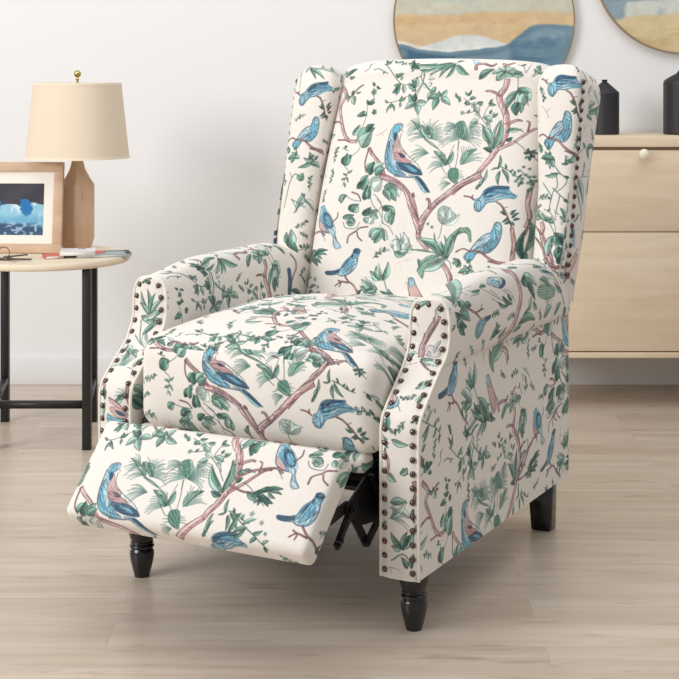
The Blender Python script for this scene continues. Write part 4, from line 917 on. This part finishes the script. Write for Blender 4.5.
im = L3(im, sm(Y+(n1-.5)*.15, .56, .72)*.8, (104, 170, 206))
im = L3(im, sm(Y+(n1-.5)*.2, .74, .86)*.85, (54, 74, 104))
im = L3(im, sm(Y, .70, .78)*sm(n3, .52, .62)*.8, (176, 200, 222))
bm = bmesh.new(); lay = bm.loops.layers.uv.new('UVMap')
ax, az0, az1 = .118, .050, .194
vs = [bm.verts.new(c) for c in ((-ax, -.0002, az0), (ax, -.0002, az0), (ax, -.0002, az1), (-ax, -.0002, az1))]
f = bm.faces.new(vs)
for l, uv in zip(f.loops, ((0, 0), (1, 0), (1, 1), (0, 1))): l[lay].uv = uv
tilt_obj('watercolour', bm, image_material('watercolour_print', make_image('watercolour', im), .7))
bm = bmesh.new(); add_bar(bm, (0, .02+.012, .17), (0, .098, .003), .04, .004); bm_obj('easel_strut', bm, plain('strut_card', srgb(60, 50, 44), .8), pf)

# ---- booklets
def booklet(nm, cx, cy, z, w_, d_, h_, rz, cover, label, patches=()):
    root = empty(nm, (cx, cy, z), rz, label, 'booklet')
    box('pages', (-w_/2+.001, w_/2-.001, -d_/2+.001, d_/2-.001, .0006, h_-.0006), plain('paper', srgb(236, 234, 230), .8), root, bev=0)
    bm = bmesh.new(); add_box(bm, -w_/2, w_/2, -d_/2, d_/2, 0, .0006); add_box(bm, -w_/2, w_/2, -d_/2, d_/2, h_-.0006, h_)
    add_box(bm, -w_/2-.0004, -w_/2+.0006, -d_/2, d_/2, 0, h_)
    bm_obj('cover', bm, cover, root)
    for (x0, x1, y0, y1, c) in patches:
        box('cover_panel', (x0, x1, y0, y1, h_, h_+.0004), plain('ink', c, .5), root, bev=0)
    return root
zt = tz+.0005
booklet('magazine', -.655, 4.075, zt, .150, .105, .007, math.radians(14), plain('teal_cover', srgb(150, 168, 168), .45),
        'thin magazine with coral and grey green cover at the table edge', ((-.055, .005, -.02, .05, srgb(226, 108, 110)), (.005, .06, .02, .05, srgb(120, 146, 150)), (.060, .075, -.04, .05, srgb(60, 56, 60))))
booklet('magazine', -.718, 4.040, zt+.0078, .095, .080, .011, math.radians(8), plain('white_cover', srgb(240, 240, 242), .4),
        'white booklet lying on the coral and grey magazine', ((.0, .02, .015, .03, srgb(130, 150, 140)),))
booklet('notebook', -.782, 4.02, zt, .050, .060, .008, math.radians(20), plain('coral_cover', srgb(214, 112, 96), .6),
        'small coral red notebook between picture frame and white booklet')

# ---- keys
key_m = plain('key_metal', srgb(128, 116, 108), .35, .9)
ks = empty('bunch_of_keys', (-.895, 3.975, tz+.0005), 0, 'bunch of metal keys on a ring in front of the picture frame', 'keys')
bm = bmesh.new(); add_tube(bm, [(-.012+.016*math.cos(a*PI/12), .001+.004*math.sin(a*PI/12), .0178+.0160*math.sin(a*PI/12)) for a in range(24)], .0016, 8, True)
bm_obj('key_ring', bm, key_m, ks, smooth=True)
for i, (rz, ln, zz, tl) in enumerate(((-.12, .062, .001, 0), (-.75, .050, .0032, 2), (.35, .052, .0054, 4), (-2.6, .045, .002, 0))):
    bm = bmesh.new()
    add_cyl(bm, (.010, 0, -.001), (.010, 0, .0012), .0105, 24)
    add_box(bm, .018, ln, -.0032, .0032, -.001, .0012, .0003)
    for q in range(4): add_box(bm, .03+q*.006, .033+q*.006, -.0052, -.003, -.001, .0012)
    bmesh.ops.transform(bm, verts=bm.verts[:], matrix=Matrix.Translation((-.012, 0, zz+.001)) @ Matrix.Rotation(rz, 4, 'Z') @ Matrix.Rotation(math.radians(-tl), 4, 'Y') @ Matrix.Diagonal((1.25, 1.25, 1.6, 1)))
    bm_obj('key', bm, key_m, ks, auto=40)
# ------------------------------------------------------------------ the armchair
TH = math.radians(28.1)
U = (math.cos(TH), -math.sin(TH))
O = (.1356-.3*U[0], 2.667-.3*U[1])
chair = empty('recliner_armchair', (O[0], O[1], 0), -TH,
              'cream wingback recliner printed with birds and branches, nailhead trim, footrest slightly open', 'armchair')
fabric = image_material('bird_print_fabric', PRINT, .85, weave=.35, sheen=.15)
cream = plain('cream_piping', srgb(238, 230, 218), .8)
gloss_black = plain('gloss_black_wood', srgb(15, 15, 18), .24, spec=.5, coat=.3)
mech_black = plain('black_steel', srgb(16, 16, 18), .4, metal=.3)
nail_m = plain('bronze_nailhead', srgb(104, 90, 86), .2, 1.0)

def smooth01(x): x = np.clip(x, 0, 1); return x*x*(3-2*x)
def vfront(z): return np.interp(z, [0, .375, .395, .42, .47, .492, .515, .65], [-.080, -.080, -.074, -.048, .012, .030, .040, .044])
ZB = .115
def uv2(reg, a, b): return UVR(reg, a, b)

# shared nailhead mesh
bm = bmesh.new()
add_lathe(bm, [(.0057, -.001), (.0057, .0004), (.0051, .0019), (.0038, .0032), (.0020, .0040), (.0003, .0042)], 14)
bmesh.ops.recalc_face_normals(bm, faces=bm.faces[:])
nail_me = bpy.data.meshes.new('nailhead'); bm.to_mesh(nail_me); bm.free()
nail_me.materials.append(nail_m)
nail_me.polygons.foreach_set('use_smooth', [True]*len(nail_me.polygons))
nail0 = [None]
def nail(parent, p, n, k=1.0):
    if nail0[0] is None:
        o = bpy.data.objects.new('nailhead', nail_me); nail0[0] = o
    else:
        o = nail0[0].copy()
    COL.objects.link(o); o.parent = parent
    o.rotation_mode = 'QUATERNION'
    o.scale = (k, k, k); o.location = p; o.rotation_quaternion = Vector(n).to_track_quat('Z', 'Y')
def along(pts, step, start=0.0):
    """evenly spaced points on a polyline, with tangents"""
    pts = [Vector(p) for p in pts]; out = []; d = start
    acc = 0
    for a, b in zip(pts, pts[1:]):
        L_ = (b-a).length
        while d <= acc+L_:
            out.append(a+(b-a)*((d-acc)/L_)); d += step
        acc += L_
    return out

UI, UO = .272, .345
def roll_b(v): return .006+.014*smooth01((v+.02)/.40)
def crown_up(v): return .022*smooth01((v-.02)/.22)*smooth01((.66-v)/.16)
def arm(side):
    sg = 1 if side == 'R' else -1
    G = Grids()
    nv = 70
    T = np.linspace(0, 1, nv)
    # profile columns at the front, as (kind, param)
    def pt(kind, q, v):
        b = roll_b(v); e = np.sqrt(np.clip(1-np.clip((v-.50)/.205, 0, 1)**2, 0, 1))
        if kind == 'in': u, z = UI+0*v, ZB+(.53-ZB)*q+0*v
        elif kind == 'roll':
            th = PI*(1-q); hw = (UO-UI+b*e)/2
            u = UI+hw+hw*math.copysign(abs(math.cos(th))**.62, math.cos(th)); z = .530+(.060+crown_up(v))*math.sin(th)**.62
        elif kind == 'low':
            u = UO+b*e*math.cos(q*PI/2); z = .530-.058*math.sin(q*PI/2)+0*v
        else: u, z = UO+0*v, .472+(ZB-.472)*q+0*v
        z = np.where(z > .472, .472+(z-.472)*(.12+.88*e), z)
        return u, z
    def grid(cols, reg, cc, vr):
        P = np.zeros((nv, len(cols), 3)); UVs = np.zeros((nv, len(cols), 2))
        for j, (k, q) in enumerate(cols):
            _, z0 = pt(k, q, np.array([0.0])); vf = float(vfront(z0[0]))
            v = vf+(vr-vf)*T
            u, z = pt(k, q, v)
            P[:, j] = np.stack([sg*u, v, z], -1)
            if reg.startswith('side'): UVs[:, j] = UVR(reg, v, -z)
            else: UVs[:, j] = UVR(reg, v, cc[j])
        G.add(P, UVs, flip=(sg > 0))
    cin = [('in', q) for q in np.linspace(0, 1, 26)]
    cro = [('roll', q) for q in np.linspace(0, 1, 30)]
    clo = [('low', q) for q in np.linspace(0, 1, 12)]
    csd = [('side', q) for q in np.linspace(0, 1, 26)]
    # arc coordinate across inner + roll + low at v = .3
    allc = cin+cro[1:]+clo[1:]
    xy = np.array([[float(c[0]) for c in pt(k, q, np.array([.30]))] for k, q in allc])
    s = np.concatenate([[0], np.cumsum(np.hypot(*np.diff(xy, axis=0).T))])
    s -= s[len(cin)-1+15]
    reg = 'roll'+side
    cc = s if side == 'R' else -s
    grid(allc, reg, cc, .700)
    if side == 'R': grid(csd, 'sideR', None, .702)
    else:
        # outer left side: same cloth, plain stretch of the print
        P = np.zeros((nv, len(csd), 3)); Q = np.zeros((nv, len(csd), 2))
        for j, (k, q) in enumerate(csd):
            _, z0 = pt(k, q, np.array([0.0])); vf = float(vfront(z0[0])); v = vf+(.702-vf)*T; u, z = pt(k, q, v)
            P[:, j] = np.stack([sg*u, v, z], -1); Q[:, j] = UVR('rest', v-.6, -z+.27)
        G.add(P, Q, flip=False)
    # front cap
    zz = np.concatenate([np.linspace(ZB, .53, 60), .53+.060*np.sin(np.linspace(0.06, 1, 18)*PI/2)])
    def ul(z):
        if z <= .53: return UI
        t = min(1, (z-.53)/.060)**(1/.62); c = math.sqrt(max(0, 1-t*t)); hw = (UO-UI+.006)/2
        return UI+hw-hw*c**.62
    def ur(z):
        b = .006
        if z <= .472: return UO
        if z <= .53: return UO+b*math.cos(math.asin(min(1, (.53-z)/.058)))
        t = min(1, (z-.53)/.060)**(1/.62); c = math.sqrt(max(0, 1-t*t)); hw = (UO-UI+b)/2
        return UI+hw+hw*c**.62
    vf = vfront(zz)
    arc = np.concatenate([[0], np.cumsum(np.hypot(np.diff(vf), np.diff(zz)))])
    nu = 14
    P = np.zeros((len(zz), nu, 3)); Q = np.zeros((len(zz), nu, 2))
    for i, z in enumerate(zz):
        a, b = ul(z), ur(z)
        w = np.linspace(0, 1, nu); uu = a+(b-a)*w
        bul = .007*(1-(2*w-1)**4)*min(1, (b-a)/.03)
        P[i] = np.stack([sg*uu, vf[i]-bul, z+0*w], -1)
        Q[i] = UVR('front'+side, sg*(uu-.3085), -(.09+arc[i])+0*w)
    G.add(P, Q)
    # bottom
    P = np.zeros((2, 2, 3)); P[0, 0] = (sg*UI, -.08, ZB); P[0, 1] = (sg*UO, -.08, ZB); P[1, 0] = (sg*UI, .70, ZB); P[1, 1] = (sg*UO, .70, ZB)
    G.add(P, UVR('rest', np.zeros((2, 2)), np.zeros((2, 2))))
    P = np.zeros((2, 2, 3)); P[0, 0] = (sg*UI, .70, ZB); P[0, 1] = (sg*UO, .70, ZB); P[1, 0] = (sg*UI, .70, .48); P[1, 1] = (sg*UO, .70, .48)
    G.add(P, UVR('rest', np.zeros((2, 2)), np.zeros((2, 2))))
    o = G.build('arm', fabric, chair)
    # piping round the front face and nailheads just inside it
    path = [(sg*ul(z), float(vfront(z))-.001, z) for z in zz]+[(sg*ur(z), float(vfront(z))-.001, z) for z in zz[::-1]]
    bm = bmesh.new(); add_tube(bm, path, .0032, 8, False)
    bm_obj('piping', bm, cream, o, smooth=True)
    def inset(d):
        """the outline of the face moved inwards by d"""
        L_ = [(ul(z), z) for z in zz]+[(ur(z), z) for z in zz[::-1]]
        pts = np.array(L_); t = np.gradient(pts, axis=0); t /= np.hypot(*t.T)[:, None]+1e-9
        q = pts+np.c_[t[:, 1], -t[:, 0]]*d
        keep = [k for k in range(len(q)) if min(np.hypot(*(pts-q[k]).T)) > d*.97 and q[k, 1] > ZB+.010]
        return [(q[k, 0], float(vfront(q[k, 1])), q[k, 1]) for k in keep]
    bm = bmesh.new(); add_tube(bm, [(sg*u, v-.0052, z) for u, v, z in inset(.0185)], .0013, 6, False)
    bm_obj('ribbon_edge', bm, cream, o, smooth=True)
    full = [(u, v-.0052, z) for u, v, z in inset(.0095)]
    tot = sum((Vector(b)-Vector(a)).length for a, b in zip(full, full[1:]))
    k = round(tot/.0245)
    for q in along(full, tot/k-1e-7):
        z = q.z; dz = .004
        tv = Vector((0, float(vfront(z+dz)-vfront(z-dz)), 2*dz)).normalized()
        n = Vector((0, -tv.z, tv.y))
        nail(o, (sg*q.x, q.y, q.z), n)
    return o
armR = arm('R'); armL = arm('L')
armR['label'] = 'rolled arm on the right of the photo'; armL['label'] = 'rolled arm on the left of the photo'

# ---- wings
def vn(z): return np.interp(z, [.45, .63, .985, 1.1], [.600, .652, .740, .768])
def vr(z): return np.interp(z, [0, .45, .60, .722, .984, 1.1], [.702, .702, .705, .745, .850, .895])
def wing(side):
    sg = 1 if side == 'R' else -1
    G = Grids()
    zs = np.linspace(.50, .965, 60)
    ph = np.linspace(0, 1, 16)[1:]*PI/2
    rows = [(z, 1.0) for z in zs]+[(.965+.062*math.sin(p), max(0.02, math.cos(p)**.62)) for p in ph]
    m0, m1, m2, m3 = 8, 26, 16, 8
    ncol = m0+m1+m2+m3
    P = np.zeros((len(rows), ncol, 3)); Q = np.zeros((len(rows), ncol, 2))
    for i, (z, sc) in enumerate(rows):
        a, b = float(vn(z)), float(vr(z))
        ui = float(np.interp(z, [.5, .75, .97], [.285, .282, .258])); uo = float(np.interp(z, [.48, .62], [.346, .366]))
        vi = a+.012
        pts = []
        for t in np.linspace(0, 1, m0, endpoint=False): pts.append((ui, b-.03+(vi-b+.03)*t))
        for t in np.linspace(0, 1, m1, endpoint=False):
            th = PI*(1-t); c = math.cos(th)
            pts.append(((ui+uo)/2+(uo-ui)/2*math.copysign(abs(c)**.75, c), vi+(a-vi)*t-.034*math.sin(th)**.75))
        for t in np.linspace(0, 1, m2, endpoint=False): pts.append((uo+.006*t, a+(b-a)*t))
        for t in np.linspace(0, 1, m3): pts.append((uo+.006-(uo+.006-ui)*t, b-.03*t))
        pts = np.array(pts)
        L_ = np.concatenate([[0], np.cumsum(np.hypot(*np.diff(pts, axis=0).T))]); L_ -= L_[m0+m1//2]
        cen = np.array([(ui+uo)/2, a+.04])
        P[i, :, 0] = sg*(cen[0]+(pts[:, 0]-cen[0])*sc); P[i, :, 1] = cen[1]+(pts[:, 1]-cen[1])*(.15+.85*sc)
        drop = .22*np.clip(P[i, :, 1]-a, 0, 1)
        P[i, :, 2] = z-drop*smooth01((z-.80)/.2)
        Q[i] = UVR('wing'+side, (L_ if sg > 0 else -L_), -z+0*L_)
    G.add(P, Q)
    o = G.build('wing', fabric, chair)
    path = [Vector((sg*.3665, float(vn(z))+.002-.0, z)) for z in np.linspace(.56, .992, 80)]
    for q in along(path, .0215, .01):
        nail(o, (sg*.3665, q.y-.005, q.z-.002), (sg*1.0, -1.0, .1), 1.12)
    o['label'] = 'wing on the %s of the photo' % ('right' if sg > 0 else 'left')
    return o
wing('R'); wing('L')

# ---- outer back shell
G = Grids()
zs = np.concatenate([np.linspace(ZB, .90, 46), [.915, .93, .945, .96, .985, 1.0]])
P = np.zeros((len(zs), 41, 3)); Q = np.zeros((len(zs), 41, 2))
for i, z in enumerate(zs):
    hu = float(np.interp(z, [0, .45, .50, .62, .86, .90, .93, .96, .99], [.3445, .3445, .3445, .362, .360, .345, .300, .265, .262]))
    b = float(vr(z))+.004-.25*max(0, z-.90); f_ = b-(.10 if z < .85 else .05)
    pts = [(-hu, f_+(b-.012-f_)*t) for t in np.linspace(0, 1, 8)]
    pts += [(-hu+.012-.012*math.cos(t), b-.012+.012*math.sin(t)) for t in np.linspace(.2, PI/2, 5)]
    pts += [(-hu+.012+(2*hu-.024)*t, b) for t in np.linspace(0, 1, 17)[1:-1]]
    pts += [(hu-.012+.012*math.sin(t), b-.012+.012*math.cos(t)) for t in np.linspace(0, PI/2-.2, 5)]
    pts += [(hu, b-.012+(f_-b+.012)*t) for t in np.linspace(0, 1, 8)]
    pts = np.array(pts)[:41]
    P[i, :, 0] = pts[:, 0]; P[i, :, 1] = pts[:, 1]; P[i, :, 2] = z-(.02 if i == len(zs)-1 else 0)
    if i == len(zs)-1: P[i, :, 1] = np.minimum(P[i, :, 1], b-.02); P[i, :, 0] *= .97
    Q[i] = UVR('rest', pts[:, 0]*1.0, -z+.6+0*pts[:, 0])
G.add(P, Q); G.build('outer_back', fabric, chair)

# ---- back cushion
G = Grids()
def vb(z): return np.interp(z, [.40, .50, .76, 1.0, 1.1], [.540, .566, .655, .742, .778])-.012*np.exp(-((z-.68)/.16)**2)
prof = [(float(vb(z)), z) for z in np.linspace(.40, .985, 60)]
R_ = .042
v0, z0_ = prof[-1]
prof += [(v0+R_*(1-math.cos(t)), z0_+R_*math.sin(t)) for t in np.linspace(0, PI/2, 12)[1:]]
prof += [(v0+R_+.07*t, z0_+R_) for t in np.linspace(0, 1, 6)[1:]]
pr = np.array(prof); sarc = np.concatenate([[0], np.cumsum(np.hypot(*np.diff(pr, axis=0).T))]); sarc += .40
HU = .276
uc = np.concatenate([-HU*np.ones(6), HU*np.sin(np.linspace(-1, 1, 61)*PI/2)*1.0, HU*np.ones(6)])
sd = np.concatenate([np.linspace(.13, .02, 6), np.zeros(61), np.linspace(.02, .13, 6)])
P = np.zeros((len(pr), len(uc), 3)); Q = np.zeros((len(pr), len(uc), 2))
for i, (v, z) in enumerate(pr):
    x = uc/HU
    edge = .085*(1-np.sqrt(np.clip(1-np.abs(x)**6, 0, 1)))+sd
    crown = (.012*(1-x**2)-.020*np.abs(x)**8)*smooth01((z-.85)/.17)
    P[i, :, 0] = uc*(1-.0*x); P[i, :, 1] = np.minimum(v+edge, float(vr(z))-.004-.004*np.abs(x)); P[i, :, 2] = z+crown
    Q[i] = UVR('back', uc+np.sign(uc)*sd*.5, -(sarc[i]-.38)+0*uc)
G.add(P, Q); G.build('backrest', fabric, chair)

# ---- pillow-like boxes
def pillow(name, half, r, warp, uvf, xf, mat, parent, n=(40, 40, 16)):
    G = Grids(); hx, hy, hz = half
    for ax in range(3):
        for s in (-1, 1):
            i, j = [k for k in range(3) if k != ax]
            A = np.linspace(-1, 1, n[i]); B = np.linspace(-1, 1, n[j])
            A = np.sin(A*PI/2)*.5+A*.5; B = np.sin(B*PI/2)*.5+B*.5
            g = np.zeros((n[i], n[j], 3)); h = np.array(half)
            g[..., i] = A[:, None]*h[i]; g[..., j] = B[None, :]*h[j]; g[..., ax] = s*h[ax]
            inner = np.clip(g, -(h-r), h-r); d = g-inner
            ln = np.maximum(np.linalg.norm(d, axis=-1, keepdims=True), 1e-9)
            p = inner+d/ln*r
            w_ = warp(p/h, p)
            G.add(xf(w_), uvf(p))
    return G.build(name, mat, parent)

CY0, CY1, CZ0, CZ1 = -.082, .59, .318, .488
hy, hz = (CY1-CY0)/2, (CZ1-CZ0)/2; cy, cz = (CY1+CY0)/2, (CZ1+CZ0)/2
def warp(n, p):
    x, y, z = n[..., 0], n[..., 1], n[..., 2]
    q = p.copy()
    q[..., 2] += (.056*(1-np.abs(x)**2.4)*(1-np.clip(-y, 0, 1)**3.2)*(1-.45*smooth01((y+.1)/1.0))-.018*smooth01((y+.2)/1.1)+.006)*np.clip(z, 0, 1)
    q[..., 1] -= .020*(1-np.abs(x)**3)*(1-z**2)*np.clip(-y, 0, 1)
    return q
def uvf(p):
    v = p[..., 1]+cy; z = p[..., 2]+cz
    return UVR('seat', p[..., 0], -v+(CZ1-z))
seat = pillow('seat_cushion', (.259, hy, hz), .034, warp, uvf, lambda q: q+np.array([.003, cy, cz]), fabric, chair, (60, 60, 30))
# ---- footrest
ft, fb = np.array([-.166, .349]), np.array([-.299, .214])
dl = fb-ft; FL = np.linalg.norm(dl); dl /= FL; nr = np.array([dl[1], -dl[0]])
if nr[1] < 0: nr = -nr
FT = .050
def xf_foot(q):
    o = np.zeros_like(q)
    m = ft+dl*FL/2-nr*FT/2
    o[..., 0] = (q[..., 0])*(1+.02*q[..., 1]/FL)-.010
    o[..., 1] = m[0]-dl[0]*q[..., 1]+nr[0]*q[..., 2]
    o[..., 2] = m[1]-dl[1]*q[..., 1]+nr[1]*q[..., 2]
    return o
def warpf(n, p):
    q = p.copy(); q[..., 2] += .010*(1-n[..., 0]**4)*(1-n[..., 1]**4)*np.clip(n[..., 2], 0, 1); return q
foot = pillow('footrest', (.2535, FL/2+.004, FT/2), .012, warpf, lambda p: UVR('foot', p[..., 0]+np.where(np.abs(p[..., 0]) > .2470, np.sign(p[..., 0])*(FT/2-p[..., 2])*.8, 0), (FL/2-p[..., 1])+(FT/2-p[..., 2])*.7), xf_foot, fabric, chair, (60, 30, 10))
bm = bmesh.new(); add_box(bm, -.236, .236, -FL/2+.02, FL/2-.02, -FT/2-.010, -FT/2+.002, .001)
me_pts = [v for v in bm.verts]
arr = xf_foot(np.array([v.co[:] for v in me_pts]))
for v, c in zip(me_pts, arr.tolist()): v.co = c
bm_obj('backing_board', bm, mech_black, foot, auto=30)

# ---- front rail, seat deck and the folding mechanism
bmx = bmesh.new(); add_box(bmx, -.262, .240, -.085, -.040, .288, .322, .012, 3)
G = None
uvl = bmx.loops.layers.uv.new('print')
for f in bmx.faces:
    for l in f.loops: l[uvl].uv = UVR('rest', l.vert.co.x, -l.vert.co.z+.1).tolist()
bm_obj('front_rail', bmx, fabric, chair, auto=40)
box('seat_deck', (-.271, .271, .06, .60, .215, .316), plain('black_lining', srgb(22, 20, 20), .9), chair, bev=.002)
bm = bmesh.new()
for s in (-1, 1): add_box(bm, s*.262-.006, s*.262+.006, -.01, .60, .190, .317, .001)
bm_obj('mechanism_plate', bm, mech_black, chair, auto=30)
for s in (-1, 1):
    u = .225*s
    bm = bmesh.new()
    pl = [(-.062, .300), (-.070, .288), (-.148, .249), (-.146, .238), (-.095, .203), (-.080, .200), (-.003, .190), (.024, .215), (.030, .305)]
    fr = [bm.verts.new((u+s*.010, v, z)) for v, z in pl]; bk = [bm.verts.new((u+s*.014, v, z)) for v, z in pl]
    bm.faces.new(fr); bm.faces.new(bk[::-1])
    for k in range(len(pl)): bm.faces.new((fr[k], bk[k], bk[(k+1) % len(pl)], fr[(k+1) % len(pl)]))
    for e_ in ((-.066, .284), (-.125, .240), (-.03, .215)): add_cyl(bm, (u+s*.009, e_[0], e_[1]), (u+s*.017, e_[0], e_[1]), .0055, 14)
    bm_obj('hinge_plate', bm, mech_black, chair, auto=30)
    for a, b, du, w_ in (((-.135, .296), (-.205, .228), .000, .026), ((-.140, .246), (-.196, .240), .008, .020), ((-.118, .232), (-.164, .186), .004, .019), ((-.132, .240), (-.180, .200), .018, .010), ((-.105, .222), (-.054, .160), .002, .018), ((.012, .205), (-.054, .160), .006, .018), ((-.066, .285), (-.005, .200), .020, .012)):
        bm = bmesh.new()
        A, B = Vector((u+s*du, a[0], a[1])), Vector((u+s*du, b[0], b[1]))
        d = (B-A).normalized(); n_ = Vector((0, -d.z, d.y))*w_/2; t_ = Vector((.002, 0, 0))
        v8 = [bm.verts.new(p) for p in (A+n_-t_, A-n_-t_, B-n_-t_, B+n_-t_, A+n_+t_, A-n_+t_, B-n_+t_, B+n_+t_)]
        for f in ((0, 1, 2, 3), (7, 6, 5, 4), (0, 4, 5, 1), (1, 5, 6, 2), (2, 6, 7, 3), (3, 7, 4, 0)): bm.faces.new([v8[k] for k in f])
        for e_ in (A, B):
            add_cyl(bm, e_-t_, e_+t_, w_/2, 20); add_cyl(bm, e_-t_*3, e_+t_*3, .0042, 12)
        bm_obj('link_arm', bm, mech_black, chair, auto=40)
bm = bmesh.new(); add_cyl(bm, (-.26, .02, .235), (.26, .02, .235), .009, 16); bm_obj('cross_tube', bm, mech_black, chair, auto=40)

# ---- legs
LP = [(.0147, 0), (.0150, .002), (.0195, .018), (.0228, .032), (.0245, .044), (.0240, .051), (.0215, .0555), (.0205, .0575), (.0235, .0585), (.0248, .0610), (.0240, .0640), (.0210, .0655),
      (.0205, .0665), (.0225, .0675), (.0232, .0690), (.0225, .0705), (.0215, .0715), (.0240, .0780), (.0270, .0880), (.0290, .0990), (.0295, .1150)]
for s in (-1, 1):
    bm = bmesh.new(); add_lathe(bm, LP, 48, (s*.3, -.004, 0)); bm_obj('leg', bm, gloss_black, chair, auto=50)
for s in (-1, 1):
    bm = bmesh.new()
    cx, cy_ = s*.300, .655
    t = bmesh.ops.create_cube(bm, size=1, matrix=Matrix.Translation((cx, cy_, .06)) @ Matrix.Diagonal((.050, .045, .12, 1)))
    for v in bm.verts:
        if v.co.z < .05: v.co.x = cx+(v.co.x-cx)*.86; v.co.y = cy_+.010+(v.co.y-cy_)*.86
        else: v.co.x = cx+(v.co.x-cx)*1.06
    bmesh.ops.bevel(bm, geom=bm.edges[:], offset=.0015, segments=2, affect='EDGES')
    o = bm_obj('leg', bm, gloss_black, chair, auto=30); o['label'] = 'square tapered rear leg'
# ------------------------------------------------------------------ light and camera
sc = bpy.context.scene
w = bpy.data.worlds.new('room_light'); sc.world = w; w.use_nodes = True
bg = w.node_tree.nodes['Background']; bg.inputs['Color'].default_value = (.945, .97, 1.0, 1); bg.inputs['Strength'].default_value = WORLD
def area(name, loc, target, sx, sy, power, col=(1, 1, 1)):
    l = bpy.data.lights.new(name, 'AREA'); l.shape = 'RECTANGLE'; l.size = sx; l.size_y = sy; l.energy = power; l.color = col
    o = bpy.data.objects.new(name, l); COL.objects.link(o); o.location = loc
    o.rotation_euler = (Vector(target)-Vector(loc)).to_track_quat('-Z', 'Y').to_euler()
    return o
area('window_light', (-3.6, 0.9, 2.1), (0.2, 3.0, .5), 2.2, 1.8, KEY, (1, .99, .975))
area('wall_fill_light', (.4, 2.9, 2.9), (.4, 3.9, 0), 4.0, 2.0, TOP, (1, .99, .97))  # added overhead fill that brightens the back wall, not a real ceiling lamp
cd = bpy.data.cameras.new('camera'); cam = bpy.data.objects.new('camera', cd); COL.objects.link(cam)
cam.location = (0, 0, 1.0); cam.rotation_euler = (PI/2, 0, 0)
cd.sensor_width = 36; cd.sensor_fit = 'HORIZONTAL'; cd.lens = 36*1475/679
cd.shift_x = (339.5-340)/679; cd.shift_y = -(339.5-75)/679
cd.clip_start = .05; cd.clip_end = 50
sc.camera = cam
sc.view_settings.view_transform = 'Standard'; sc.view_settings.look = 'None'; sc.view_settings.gamma = 1
sc.view_settings.exposure = EXPO; sc.view_settings.use_curve_mapping = False
